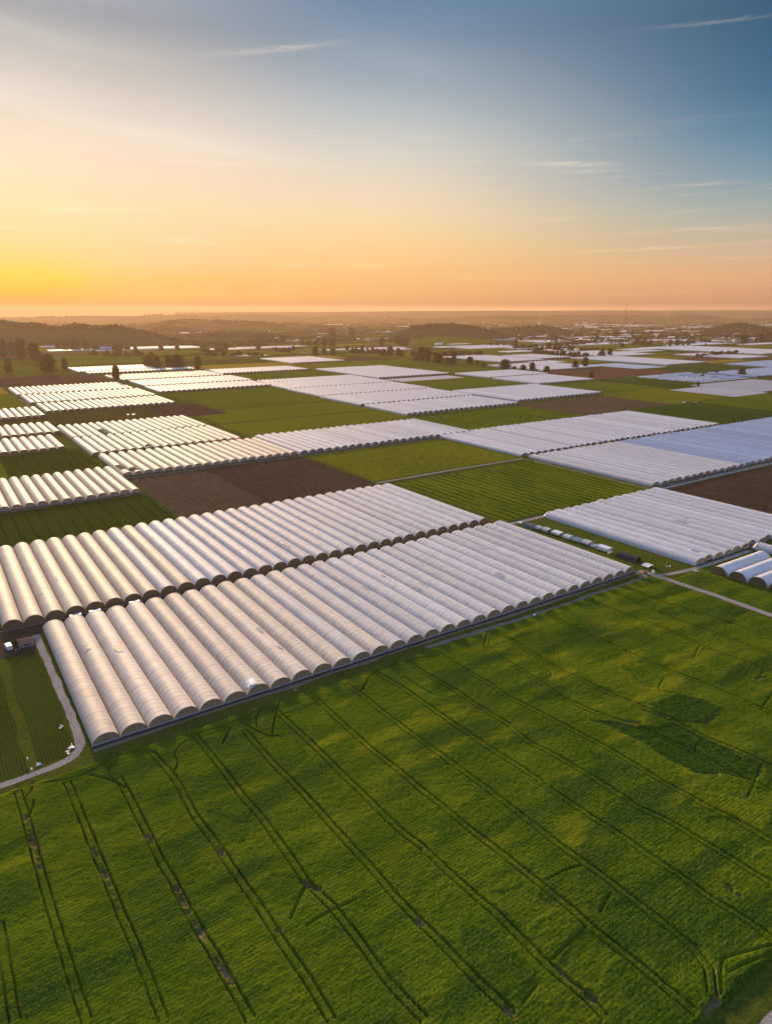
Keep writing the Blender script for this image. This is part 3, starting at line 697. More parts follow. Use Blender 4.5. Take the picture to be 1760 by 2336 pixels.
def crop_field(name, u0, u1, v0, v1, res, lines, loops, patches, soil, seed, base=0.8, edge=1.2, und=1.0):
    us = np.arange(u0, u1 + res / 2, res); vs = np.arange(v0, v1 + res / 2, res)
    nu, nv = len(us), len(vs)
    ug, vg = np.meshgrid(us, vs, indexing='ij')
    jit = 0.35
    ug = ug + (rng.random(ug.shape) - 0.5) * res * jit; vg = vg + (rng.random(vg.shape) - 0.5) * res * jit
    h = np.full(ug.shape, base)
    h += und * (0.75 * fbm(ug / 8, vg / 30, seed, 3) + 1.3 * fbm(ug / 22, vg / 55, seed + 20, 2))
    tuft = 0.12 * fbm(ug / 0.9, vg / 1.1, seed + 40, 1) + 0.11 * (rng.random(ug.shape) - 0.5)
    rows = 0.016 * np.sin(2 * math.pi * ug / 0.9 + 2 * fbm(ug / 10, vg / 10, seed + 60, 2))
    thick = np.ones(ug.shape)
    yel = np.clip((fbm(ug / 5, vg / 16, seed + 70, 5) - 0.01) * 4.2, 0, 0.9) * np.clip(0.25 + 1.4 * (fbm(ug / 30, vg / 40, seed + 75, 2) + 0.2) + 0.7 * np.exp(-((ug - 128) / 45) ** 2 - ((vg - 150) / 75) ** 2), 0.1, 1.2)
    deep = np.clip((fbm(ug / 7, vg / 22, seed + 80, 5) - 0.03) * 4.6 + np.clip((98 - ug) / 50, 0, 1) * np.clip((vg + 20) / 70, 0, 1) * 0.45, 0, 0.9)
    yel = np.clip(yel * 0.55 + 0.5 * yel * (rng.random(ug.shape) - 0.3), 0, 1); deep = np.clip(deep * (0.65 + 0.6 * rng.random(ug.shape)), 0, 0.95)
    soilm = np.zeros(ug.shape)
    pu = ug + 5.0 * fbm(ug / 9, vg / 9, seed + 90, 4) + 0.5 * (rng.random(ug.shape) - 0.5); pv_ = vg + 5.0 * fbm(ug / 9, vg / 9, seed + 95, 4) + 0.5 * (rng.random(ug.shape) - 0.5)
    for k, poly in patches.items():
        dh, y, d = PSTYLE[k]; d *= 1.0 if k in ('P1', 'P2') else 0.7; dh *= 0.7
        a = [p[0] for p in poly]; b = [p[1] for p in poly]
        i0, i1 = np.searchsorted(us, [min(a) - 2, max(a) + 2]); j0, j1 = np.searchsorted(vs, [min(b) - 2, max(b) + 2])
        sl = (slice(i0, i1), slice(j0, j1))
        if i1 <= i0 or j1 <= j0: continue
        mk = in_poly(pu[sl], pv_[sl], poly).astype(float)
        for _ in range(5):
            q = mk.copy(); q[1:-1, 1:-1] = (mk[1:-1, 1:-1] * 2 + mk[2:, 1:-1] + mk[:-2, 1:-1] + mk[1:-1, 2:] + mk[1:-1, :-2]) / 6; mk = q
        h[sl] += dh * mk; yel[sl] = yel[sl] * (1 - mk) + y * mk; deep[sl] = deep[sl] * (1 - mk) + d * mk
    cut = np.zeros(ug.shape)
    wu = 0.30 * fbm(ug / 7, vg / 7, seed + 110, 2)
    for L_, wide, gauge, keep in [(l, 0.19, 0.84, 0.16) for l in lines] + [(smooth_line(l), 0.27, 0.0, -0.92 if n_ < 12 else -0.62) for n_, l in enumerate(loops)]:
        a_ = [p[0] for p in L_]; b_ = [p[1] for p in L_]
        i0, i1 = np.searchsorted(us, [min(a_) - 3, max(a_) + 3]); j0, j1 = np.searchsorted(vs, [min(b_) - 3, max(b_) + 3])
        if i1 <= i0 or j1 <= j0: continue
        dmin = np.full((i1 - i0, j1 - j0), 99.0)
        for n_, (a, b) in enumerate(zip(L_, L_[1:])):
            p0, p1 = np.searchsorted(us, [min(a[0], b[0]) - 2.5, max(a[0], b[0]) + 2.5]); q0, q1 = np.searchsorted(vs, [min(a[1], b[1]) - 2.5, max(a[1], b[1]) + 2.5])
            p0, p1, q0, q1 = max(p0, i0), min(p1, i1), max(q0, j0), min(q1, j1)
            if p1 <= p0 or q1 <= q0: continue
            g_ = (slice(p0, p1), slice(q0, q1)); l_ = (slice(p0 - i0, p1 - i0), slice(q0 - j0, q1 - j0))
            uu = ug[g_] + wu[g_]; vv = vg[g_] + wu[g_]
            d = seg_dist(uu, vv, a, b)
            tt_ = ((uu - a[0]) * (b[0] - a[0]) + (vv - a[1]) * (b[1] - a[1])) / ((b[0] - a[0]) ** 2 + (b[1] - a[1]) ** 2 + 1e-9)
            if n_ == 0: d = np.where(tt_ < 0, 99, d)
            if n_ == len(L_) - 2: d = np.where(tt_ > 1, 99, d)
            dmin[l_] = np.minimum(dmin[l_], d)
        sl = (slice(i0, i1), slice(j0, j1))
        rut = np.exp(-((dmin - gauge) / wide) ** 4) * (0.75 + 0.5 * fbm(ug[sl] / 5, vg[sl] / 5, seed + 115, 2))
        mid = (dmin < gauge) * max(keep, 0.0)
        if keep < 0: rut = rut * -keep
        cut[sl] = np.maximum(cut[sl], np.maximum(np.minimum(rut, 0.95), mid))
    for a, b, wd in soil:
        i0, i1 = np.searchsorted(us, [min(a[0], b[0]) - 4, max(a[0], b[0]) + 4]); j0, j1 = np.searchsorted(vs, [min(a[1], b[1]) - 4, max(a[1], b[1]) + 4])
        if i1 <= i0 or j1 <= j0: continue
        sl = (slice(i0, i1), slice(j0, j1))
        d = seg_dist(ug[sl], vg[sl], a, b) + 1.6 * fbm(ug[sl] / 1.5, vg[sl] / 1.5, seed + 130, 3)
        s_ = np.clip((wd * 0.7 - d) / 0.6, 0, 1)
        cut[sl] = np.maximum(cut[sl], s_ * 0.80); soilm[sl] = np.maximum(soilm[sl], s_ * np.clip(0.75 + 1.2 * fbm(ug[sl] / 1.2, vg[sl] / 1.2, seed + 160, 2), 0.2, 1))
    rut_ = np.clip((cut - 0.45) * 2.2, 0, 0.9) * (1 - np.clip(soilm * 1.2, 0, 1)) * (0.55 + 0.9 * (fbm(ug / 6, vg / 6, seed + 150, 2) + 0.3))
    rut_ = np.clip(rut_ * 1.15, 0, 0.95)
    H_ = (h + tuft + rows) * (1 - cut) + 0.05 * rng.random(ug.shape)
    ed = np.minimum.reduce([ug - u0, u1 - ug, vg - v0, v1 - vg]) + 1.5 * fbm(ug / 3, vg / 3, seed + 140, 3)
    H_ = 0.06 + np.maximum(H_, 0.0) * np.clip(ed / edge, 0, 1)
    verts = np.stack([vg, ug, H_], -1).reshape(-1, 3)
    ii = np.arange(nu * nv).reshape(nu, nv)
    q = np.stack([ii[:-1, :-1], ii[:-1, 1:], ii[1:, 1:], ii[1:, :-1]], -1).reshape(-1, 4)
    me = mesh_np(name, verts, q, M['corn'])
    at = me.color_attributes.new('crop', 'FLOAT_COLOR', 'POINT')
    colr = np.stack([yel, soilm, deep, np.ones_like(yel)], -1).astype(np.float32)
    at.data.foreach_set('color', colr.ravel())
    a2 = me.attributes.new('rut', 'FLOAT', 'POINT'); a2.data.foreach_set('value', rut_.astype(np.float32).ravel())
    return tag(obj(name, me), kind='structure')

TRAM = [([(min(176.2, l[0][0] + 7), l[0][1] - 0.02 * 7)] + l) if l[0][0] < 174 and l[0][0] > 140 and l[0][1] > 10 else l for l in TRAM]
crop_field('crop_field', 43, 178.8, -34, 271, 0.20, TRAM, LOOPS, PATCH, SOIL, 11, und=0.55)
RIGHT_TRAM = [[(168, 281), (60, 281)], [(171, 286), (60, 287.5)], [(168, 300), (140, 296), (60, 296)], [(164, 292), (60, 292.5)]]
crop_field('crop_field', 60, 171.5, 277.5, 420, 0.5, RIGHT_TRAM, [], {}, [], 311, base=0.35, edge=1.5, und=0.6)


# ------------------------------------------------------------------ polytunnels
def to_px(u, v, z=0.0):
    F = u * math.cos(YAW) + v * math.sin(YAW); Rr = -u * math.sin(YAW) + v * math.cos(YAW); Z = z - CAM_H
    fw = F * math.cos(PITCH) - Z * math.sin(PITCH); up = F * math.sin(PITCH) + Z * math.cos(PITCH)
    if fw < 1: return None
    return PW / 2 + FPX * Rr / fw, PH / 2 - FPX * up / fw

GUT = 1.2
def arch_z(s, rise, g=GUT):
    return g + rise * max(0.0, 1 - abs(s) ** 2.2) ** 0.72

def cover_mesh(name, W, L, rise, mat, seg=14, step=HOOP / 2, sag=-0.05, seed=0, puff=0.0, walls=True, gapf=0.955 ):
    r = np.random.default_rng(seed)
    n = max(2, int(round(L / step)))
    ss = np.linspace(-1, 1, seg + 1); ss = np.sign(ss) * np.abs(ss) ** 0.9
    hw = W / 2 * gapf
    vs = []; cols = seg + 1 + (2 if walls else 0)
    for i in range(n + 1):
        y = L * i / n
        bil = (puff if i % 2 else sag) + r.normal(0, 0.018)
        k = 1 + bil / rise; wob = r.normal(0, 0.02)
        row = [(hw * s + wob, y, GUT + (arch_z(s, rise) - GUT) * k + r.normal(0, 0.008)) for s in ss]
        if walls: row = [(-hw, y, 0.02)] + row + [(hw, y, 0.02)]
        vs += row
    ii = np.arange((n + 1) * cols).reshape(n + 1, cols)
    q = np.stack([ii[:-1, :-1], ii[:-1, 1:], ii[1:, 1:], ii[1:, :-1]], -1).reshape(-1, 4)
    return mesh_np(name, vs, q, mat, smooth=True)

def end_cap_mesh(name, W, L, rise, mat, seg=14):
    """far end: the film is drawn down over the last hoop to the ground"""
    ss = np.linspace(-1, 1, seg + 1); hw = W / 2 * 0.985
    rows = []
    for y, kz, kw in ((0, 1, 1), (0.6, 0.93, 0.985), (1.2, 0.78, 0.96), (1.9, 0.40, 0.93), (2.1, 0.0, 0.92)):
        rows.append([(hw * kw * s, L + y, 0.02 + arch_z(s, rise) * kz) for s in ss])
    vs = [p for r_ in rows for p in r_]; c_ = seg + 1
    ii = np.arange(len(vs)).reshape(len(rows), c_)
    q = np.stack([ii[:-1, :-1], ii[:-1, 1:], ii[1:, 1:], ii[1:, :-1]], -1).reshape(-1, 4)
    return mesh_np(name, vs, q, mat, smooth=True)

def end_panel_mesh(name, W, rise, mat, seg=14, low=0.02, inset=0.12):
    ss = np.linspace(-1, 1, seg + 1); hw = W / 2 * 0.975
    b = MB()
    top = [(hw * s, inset, arch_z(s, rise - 0.05) - 0.02) for s in ss]
    b.poly([(-hw, inset, low), (hw, inset, low)] + top[::-1])
    return b.mesh(name, mat)

def frame_mesh(name, W, rise, mat, seg=14, inset=0.06):
    """end hoop with its upright and rail"""
    b = MB(); ss = np.linspace(-1, 1, seg + 1); hw = W / 2 * 0.98
    p = [(hw * s, inset, arch_z(s, rise) - 0.01) for s in ss]
    for a, c2 in zip(p, p[1:]): b.bar(a, c2, 0.05, n=4)
    b.bar((0, inset, 0.02), (0, inset, arch_z(0, rise) - 0.05), 0.045, n=4)
    b.bar((-hw, inset, GUT), (hw, inset, GUT), 0.035, n=4)
    for x in (-hw * 0.5, hw * 0.5): b.bar((x, inset, GUT), (x, inset, arch_z(0.5, rise) - 0.05), 0.025, n=4)
    return b.mesh(name, mat)

ORD = {1: 'first', 2: 'second', 3: 'third', 4: 'fourth', 5: 'fifth', 6: 'sixth', 7: 'seventh', 8: 'eighth', 9: 'ninth', 10: 'tenth'}
def ordinal(n):
    if n in ORD: return ORD[n]
    return str(n) + ('th' if 10 <= n % 100 <= 20 else {1: 'st', 2: 'nd', 3: 'rd'}.get(n % 10, 'th'))

# (key, u0, u1, v0, v1, count, rise, film, net, label phrase, look)
BLOCKS = [
 ('A', 186, 276, 24.2, 268.2, 31, 2.6, 'film_near', 'net', 'in the front row beside the green corn', 'cream hooped'),
 ('B', 285, 387, -12.0, 264.5, 36, 2.6, 'film_mid', 'net_dark', 'in the second row behind the front tunnels', 'ribbed cream'),
 ('C', 470, 555, -2.0, 114.0, 16, 2.5, 'film_mid', 'net', 'in the short row above the drilled green strip', 'sunlit cream'),
 ('D', 711, 794, 112, 250, 18, 2.4, 'film_mid', 'net_dark', 'in the far row of the left triple block', 'cream'),
 ('E', 619, 708, 112, 250, 18, 2.4, 'film_mid', 'net_dark', 'in the middle row of the left triple block', 'cream'),
 ('F', 525, 610, 115, 261.5, 19, 2.4, 'film_mid', 'net', 'in the left triple block, row facing brown soil', 'cream'),
 ('G', 525, 622, 263, 459, 24, 2.4, 'film_white', 'net_far', 'in the white row facing the square of bright green', 'white'),
 ('H', 757, 828, 18, 111, 12, 2.3, 'film_mid', 'net_dark', 'in the farther stub row at the left edge', 'cream'),
 ('I', 665, 739, 8, 100, 12, 2.3, 'film_mid', 'net_dark', 'in the nearer stub row at the left edge', 'cream'),
 ('J', 889, 974, 30, 117, 11, 2.3, 'film_worn', 'net_dark', 'in the low stub row at the far left', 'yellowed'),
 ('K', 922, 1008, 121, 282, 20, 2.3, 'film_worn', 'net_dark', 'in the worn far left block, near row', 'patchy yellowed'),
 ('L', 1022, 1125, 116, 285, 21, 2.3, 'film_worn', 'net_dark', 'in the worn far left block, middle row', 'patchy yellowed'),
 ('M', 1135, 1245, 113, 282, 21, 2.3, 'film_worn', 'net_dark', 'in the worn far left block, back row', 'patchy yellowed'),
 ('N', 1060, 1146, 300, 485, 23, 2.2, 'film_white', 'net_far', 'in the near row below the lone round tree', 'pale'),
 ('O', 1158, 1262, 304, 494, 24, 2.2, 'film_white', 'net_far', 'in the second row below the lone round tree', 'pale'),
 ('P', 1280, 1394, 292, 490, 25, 2.2, 'film_grey', 'net_far', 'in the grey row behind the lone round tree', 'bluish grey'),
 ('Q', 1458, 1500, 278, 494, 27, 2.1, 'film_white', 'net_far', 'in the narrow row before the clumped trees', 'pale'),
 ('Rr', 1510, 1630, 268, 426, 20, 2.1, 'film_white', 'net_far', 'in the last row before the clumped trees', 'pale'),
 ('S', 1312, 1414, 496, 687, 24, 2.1, 'film_white', 'net_far', 'in the row right of the oval tree', 'pale'),
 ('T', 1492, 1680, 738, 886, 18, 2.1, 'film_white', 'net_far', 'in the far block before the purple soil', 'pale'),
 ('U', 1066, 1308, 700, 870, 21, 2.1, 'film_white', 'net_far', 'in the long far block of the centre', 'white'),
 ('V', 1094, 1141, 492, 686, 24, 2.1, 'film_white', 'net_far', 'in the rearmost row of the central block', 'pinkish white'),
 ('W', 990, 1092, 480, 684, 25, 2.2, 'film_white', 'net_far', 'in the fourth row of the central block', 'pinkish white'),
 ('X', 876, 985, 476, 678, 25, 2.2, 'film_white', 'net_far', 'in the third row of the central block', 'pinkish white'),
 ('Y', 763, 870, 472, 670, 24, 2.3, 'film_white', 'net_far', 'in the second row of the central block', 'pinkish white'),
 ('Z', 661, 757, 474, 660, 23, 2.3, 'film_white', 'net_far', 'in the nearest row of the central block', 'pinkish white'),
 ('a', 680, 822, 676, 852, 22, 2.3, 'film_white', 'net_far', 'in the block right of the central rows', 'white'),
 ('b', 956, 1058, 874, 1032, 20, 2.1, 'film_white', 'net_far', 'in the small block below the round trees', 'white'),
 ('c', 826, 944, 868, 1010, 18, 2.1, 'film_white', 'net_far', 'in the block before the small one below the round trees', 'bluish white'),
 ('d', 1240, 1472, 1174, 1322, 18, 2.0, 'film_white', 'net_far', 'in the block behind the round trees', 'white'),
 ('e', 1014, 1180, 1072, 1256, 22, 2.0, 'film_white', 'net_far', 'in the block right of the round trees', 'white'),
 ('f', 963, 1249, 1423, 1584, 20, 2.0, 'film_white', 'net_far', 'in the long block past the tree pair', 'white'),
 ('g', 1230, 1440, 1560, 1756, 24, 2.0, 'film_white', 'net_far', 'in the long block behind the tree pair', 'white'),
 ('h', 1275, 1420, 1340, 1462, 15, 2.0, 'film_white', 'net_far', 'in the block beside the yellow strip', 'white'),
 ('i', 411, 530, 416, 716, 37, 1.9, 'film_white', 'net_far', 'in the far half of the great right block', 'white'),
 ('j', 284, 404, 418, 536.0, 13, 1.9, 'film_white', 'net', 'in the great right block, pale near part', 'lilac white'),
 ('k', 284, 404, 536.5, 864, 36, 1.9, 'film_blue', 'net', 'in the great right block, bluish near part', 'bluish'),  # sky reflection on this part of the block put into the base colour
 ('l', 175.5, 274.5, 300, 412, 14, 2.3, 'film_white', 'net', 'in the right block beside the shelters', 'lilac white'),
 ('m', 795, 905, 1556, 1756, 24, 2.0, 'film_blue', 'net_far', 'in the blue block at the right edge', 'bluish'),
 ('n', 1060, 1470, 2010, 2270, 24, 2.0, 'film_white', 'net_far', 'in the long strip before the row of round trees', 'white'),
 ('o', 990, 1186, 1780, 1918, 16, 2.0, 'film_white', 'net_far', 'in the small strip at the right edge', 'bluish white'),
 ('p', 690, 790, 1300, 1560, 30, 2.0, 'film_blue', 'net_far', 'in the blue rows beside the dark bush', 'bluish'),
]
cand = []
for B_ in BLOCKS:
    key, u0, u1, v0, v1, n = B_[:6]
    W = (v1 - v0) / n
    for i in range(n):
        a, b = v0 + i * W, v0 + (i + 1) * W
        pts = [to_px(u0, a, 0), to_px(u0, b, 0), to_px(u1, b, 3), to_px(u1, a, 3)]
        ar = abs(sum(pts[k][0] * pts[(k + 1) % 4][1] - pts[(k + 1) % 4][0] * pts[k][1] for k in range(4))) / 2
        ins = 0
        for p in range(9):
            for q in range(3):
                x, y = to_px(u0 + (u1 - u0) * p / 8, a + (b - a) * (q + 0.5) / 3, 2)
                ins += 0 <= x <= PW and 0 <= y <= PH
        cand.append((ar * ins / 27, key, i))
cand.sort(key=lambda t: -t[0])
VIS = [t for t in cand if t[0] > 0]
CHOSEN = {(k, i) for _, k, i in VIS[:296]}
REST = [(k, i) for _, k, i in VIS[296:]]
TUNNEL = {}
for B_ in BLOCKS:
    key, u0, u1, v0, v1, n, rise, film, net, phrase, look = B_
    W = (v1 - v0) / n; L = u1 - u0
    mine = [i for i in range(n) if (key, i) in CHOSEN]
    if not mine: continue
    near = u0 < 480
    seen = [i for i in range(n) if any(k == key and j == i for _, k, j in VIS)]
    protos = []
    for s in range(3):
        cov = cover_mesh('cover', W, L, rise, M[film], seg=16 if near else 12, step=HOOP / 2 if u0 < 600 else HOOP, sag=-0.06,
                         seed=hash(key) % 1000 + s if False else ord(key[0]) * 7 + s, puff=0.10 if key in 'BC' else 0.02)
        protos.append(cov)
    cap = end_cap_mesh('end_cap', W, L, rise, M[film])
    pan = end_panel_mesh('end_panel', W, rise, M[net])
    frm = frame_mesh('end_frame', W, rise, M['rust'] if near else M['steel']) if u0 < 700 else None
    sk = ra = None
    if key in 'AFGClj' or key == 'k':
        mb = MB(); mb.box((0, -0.22, 0.40), (W * 0.995, 0.16, 0.76)); sk = mb.mesh('skirt', M['skirt'])
        mb = MB(); mb.poly([(-W / 2, -0.20, 0.86), (W / 2, -0.20, 0.86), (W / 2, 0.02, 1.18), (-W / 2, 0.02, 1.18)]); mb.bar((-W / 2, -0.05, 1.2), (-W / 2, -0.05, 0.02), 0.07, n=5)
        ra = mb.mesh('rail', M['rail'])
    r = random.Random(ord(key[0]))
    for i in mine:
        t = empty('polytunnel', (v0 + (i + 0.5) * W, u0 + (r.uniform(-0.15, 0.15) if key in 'AB' else r.uniform(-0.7, 0.7)), 0))
        t.scale = (1, 1, r.uniform(0.955, 1.045))
        num = seen.index(i) + 1
        tag(t, f'{ordinal(num)} {look} tunnel from the left {phrase}', 'polytunnel', 'polytunnels ' + phrase)
        c_ = obj('cover', protos[i % 3], t)
        if key in 'AB' and (i > 13 or (i > 9 and i % 2)):
            # right of both front rows: partly whiter film, partly cooler light put into colour
            c_.material_slots[0].link = 'OBJECT'; c_.material_slots[0].material = M['film_cool']
        if (key, i) in (('i', 8), ('i', 23), ('k', 1), ('k', 7), ('k', 15)): t.scale.x = 0.72
        elif u0 > 400 or key in 'jk': t.scale.x = 0.955
        obj('end_cap', cap, t); ep = obj('end_panel', pan, t)
        if frm: obj('end_frame', frm, ep)
        if sk: obj('rail', ra, obj('skirt', sk, t))
        TUNNEL[(key, i)] = t

# everything smaller: the far tunnels as one mass
av, aq, am = [], [], []
fk = ['film_white', 'film_blue', 'film_grey', 'film_worn', 'film_mid', 'net_far', 'film_near']
base = 0
BD = {b[0]: b for b in BLOCKS}
for key, i in REST:
    _, u0, u1, v0, v1, n, rise, film, net, phrase, look = BD[key]
    W = (v1 - v0) / n; xc = v0 + (i + 0.5) * W
    seg = 8; ss = [-1 + 2 * k / seg for k in range(seg + 1)]
    rr = rise * random.uniform(0.95, 1.05)
    st = max(2, int((u1 - u0) / 25))
    rows = [[(xc + W / 2 * 0.985 * s, u0 + (u1 - u0) * k / st, arch_z(s, rr)) for s in ss] for k in range(st + 1)]
    rows = [[(r_[0][0], r_[0][1], 0.02)] + r_ + [(r_[-1][0], r_[-1][1], 0.02)] for r_ in rows]
    cols_ = seg + 3
    vv = [p for r_ in rows for p in r_]
    ii = np.arange(len(vv)).reshape(len(rows), cols_) + base
    q = np.stack([ii[:-1, :-1], ii[:-1, 1:], ii[1:, 1:], ii[1:, :-1]], -1).reshape(-1, 4)
    av += vv; aq.append(q); am += [fk.index(film)] * len(q)
    base += len(vv)
    for rw, k in ((rows[0], 0), (rows[-1], 1)):
        y = rw[0][1] + (0.15 if k == 0 else -0.15); m0 = base
        av += [(p[0], y, p[2]) for p in rw] + [(p[0], y, 0.02) for p in rw]; base += 2 * cols_
        qq = [(m0 + a, m0 + cols_ + a, m0 + cols_ + a + 1, m0 + a + 1) for a in range(cols_ - 1)]
        aq.append(np.array(qq)); am += [5 if k == 0 else fk.index(film)] * len(qq)
if REST:
    me = mesh_np('distant_polytunnels', av, np.concatenate(aq), [M[k] for k in fk], midx=am, smooth=False)
    tag(obj('distant_polytunnels', me), 'distant mass of small white tunnels spread over the fields below the horizon', 'polytunnels', kind='stuff')

# torn places and loose film on single tunnels
def torn(key, i, y0, y1, s0, s1, seed, lift=0.06, mat='film_torn', name='torn_patch'):
    t = TUNNEL.get((key, i))
    if not t: return
    B_ = BD[key]; W = (B_[4] - B_[3]) / B_[5]; rise = B_[6]; r = random.Random(seed)
    ny, ns = 8, 6; vs = []
    for a in range(ny + 1):
        for b in range(ns + 1):
            k = 0.25 if 0 < a < ny else 0.9
            y = y0 + (y1 - y0) * (a + r.uniform(-k, k)) / ny
            s = s0 + (s1 - s0) * (b + r.uniform(-0.3, 0.3) * (2 if b in (0, ns) else 1)) / ns
            s = max(-0.98, min(0.98, s))
            vs.append((W / 2 * 0.99 * s, y, arch_z(s, rise) + lift + r.uniform(0, 0.12)))
    ii = np.arange(len(vs)).reshape(ny + 1, ns + 1)
    q = np.stack([ii[:-1, :-1], ii[:-1, 1:], ii[1:, 1:], ii[1:, :-1]], -1).reshape(-1, 4)
    o = obj(name, mesh_np(name, vs, q, M[mat]), t)
    if name == 'torn_patch': o['label'] = 'dark torn film over the tunnel'
torn('F', 0, 12, 30, -0.6, 0.9, 1); torn('F', 1, 4, 17, -0.9, 0.5, 2)
torn('D', 4, 8, 34, -0.8, 0.8, 3); torn('D', 4, 0, 8, -0.8, 0.8, 4); torn('E', 6, 2, 10, -0.6, 0.6, 5, mat='leaf_dark')
torn('D', 7, 3, 18, -0.8, 0.2, 6, mat='film_worn')

r = random.Random(77)
for _ in range(26):                                     # mended places: a newer or older piece of film over a few hoops
    k_ = r.choice('AAAABBBBlj'); i = r.randrange(BD[k_][5]); y0 = r.uniform(4, 70); s0 = r.uniform(-0.85, 0.3)
    if (k_, i) not in TUNNEL: continue
    torn(k_, i, y0, y0 + r.uniform(2.2, 7), s0, s0 + r.uniform(0.25, 0.6), r.randrange(999), lift=0.03, mat=r.choice(['film_worn', 'film_cool', 'film_grey']), name='film_patch')
torn('A', 6, 1.0, 5.0, -0.75, 0.0, 8, lift=0.15, mat='white', name='loose_film')

# four big tunnels lying across the others, at the right edge
WB, LB, RB = 8.6, 39.0, 3.1
cov = cover_mesh('cover', WB, LB, RB, M['film_white'], seg=18, sag=-0.03, seed=5)
cap = end_panel_mesh('end_panel', WB, RB, M['net_dark'], seg=18)
hoop = frame_mesh('end_frame', WB, RB, M['steel'], seg=18)
for k, (u, v) in enumerate([(162.4, 298.4), (153.6, 299.2), (144.8, 300.6), (136.0, 301.6)]):
    t = empty('polytunnel', (v, u, 0), R(-90))
    pos = ['rearmost', 'second', 'third', 'nearest'][k]
    tag(t, f'{pos} of the big white tunnels lying crosswise on the grass at the right edge', 'polytunnel', 'crosswise tunnels at the right edge')
    obj('cover', cov, t); obj('end_frame', hoop, obj('end_panel', cap, t))
    o = obj('end_cap', end_panel_mesh('end_cap', WB, RB, M['film_white'], seg=18, inset=LB - 0.1), t)
t = empty('polytunnel', (350.4, 141, 0))
tag(t, 'smooth white tunnel behind the crosswise ones, cut by the right edge', 'polytunnel')
obj('cover', cover_mesh('cover', 7.6, 30.5, 2.8, M['film_white'], seg=16, seed=9), t)
obj('end_cap', end_cap_mesh('end_cap', 7.6, 30.5, 2.8, M['film_white']), t); obj('end_panel', end_panel_mesh('end_panel', 7.6, 2.8, M['net']), t)

# low mulch sheets and fleece on single fields
def mulch(u0, u1, v0, v1, mat, label, period=3.2, amp=0.28, name='mulch_sheet'):
    nv = max(4, int((v1 - v0) / period) * 4); nu = max(3, int((u1 - u0) / 12))
    vs = []
    for a in range(nu + 1):
        for b in range(nv + 1):
            e = 0.0 if a in (0, nu) or b in (0, nv) else 1.0
            vs.append((v0 + (v1 - v0) * b / nv, u0 + (u1 - u0) * a / nu, 0.06 + e * (0.12 + amp * (0.5 - 0.5 * math.cos(2 * math.pi * b / 4)) + random.uniform(0, 0.05))))
    ii = np.arange(len(vs)).reshape(nu + 1, nv + 1)
    q = np.stack([ii[:-1, :-1], ii[:-1, 1:], ii[1:, 1:], ii[1:, :-1]], -1).reshape(-1, 4)
    return tag(obj(name, mesh_np(name, vs, q, M[mat], smooth=True)), label, 'crop cover')
mulch(998, 1053, 706, 850, 'sheet', 'flat grey crop cover below the long central tunnel block')
mulch(942, 1080, 1286, 1392, 'sheet_blue', 'flat pale blue crop cover beside the reddish soil')
mulch(560, 680, 1072, 1266, 'sheet', 'upper grey crop cover right of the dark hedge bush')
mulch(547, 655, 980, 1072, 'sheet', 'lower streaked grey crop cover at the end of the field path')
mulch(1180, 1236, 1245, 1330, 'sheet_white', 'white crop cover behind the tree pair')
mulch(1660, 1880, 2640, 2880, 'sheet_white', 'white crop cover beyond the row of round trees')
mulch(1500, 1660, 2420, 2640, 'sheet_blue', 'pale crop cover right of the row of round trees')
mulch(2350, 2520, 600, 830, 'sheet_white', 'white crop cover under the left wooded hill')
mulch(2170, 2260, 790, 1080, 'sheet_white', 'white crop cover in the hazy strip of the middle')
mulch(1806, 1864, 735, 828, 'sheet_white', 'small bright crop cover beside the yellow crop')
mulch(2230, 2400, 2090, 2280, 'sheet_blue', 'pale blue crop cover at the foot of the wooded hill')
mulch(2420, 2680, 2330, 2620, 'sheet_white', 'lilac crop cover between the two wooded hills')
mulch(1960, 2160, 2080, 2240, 'sheet_white', 'white crop cover beside the single tree of the right middle')
mulch(1330, 1400, 1760, 1960, 'sheet_white', 'narrow white crop cover behind the reddish field')
# ragged low rows
rr = random.Random(4)
k = 0
for a in range(13):
    u = 697 + a * 10.6
    v = 1122 + rr.uniform(-4, 10)
    while v < 1280:
        Lr = rr.uniform(45, 110); Lr = min(Lr, 1290 - v)
        if Lr < 14: break
        wd = rr.uniform(5.5, 8.0); hh = rr.uniform(1.0, 1.9)
        n = max(4, int(Lr / 5)); seg = 6; vs = []
        for p in range(n + 1):
            wv = rr.uniform(0.8, 1.1)
            for s in range(seg + 1):
                ss = -1 + 2 * s / seg
                vs.append((v + Lr * p / n, u + wd / 2 * ss * wv, 0.03 + hh * max(0, 1 - ss * ss) ** 0.6 * rr.uniform(0.75, 1.1)))
        ii = np.arange(len(vs)).reshape(n + 1, seg + 1)
        q = np.stack([ii[:-1, :-1], ii[1:, :-1], ii[1:, 1:], ii[:-1, 1:]], -1).reshape(-1, 4)
        k += 1
        bl = v > 1200
        tag(obj('cloche_row', mesh_np('cloche_row', vs, q, M['film_blue' if bl and rr.random() < 0.6 else 'film_white'], smooth=True)),
            f'{"bluish" if bl else "white"} ragged low cover row, {ordinal(a + 1)} from the front{", right piece" if bl else ", left piece"} of the broken patch', 'cloche row', 'ragged low cover rows')
        v += Lr + rr.uniform(3, 9)
#print('TORN', [k in TUNNEL for k in (('F',0),('F',1),('D',4),('E',6),('D',7))])

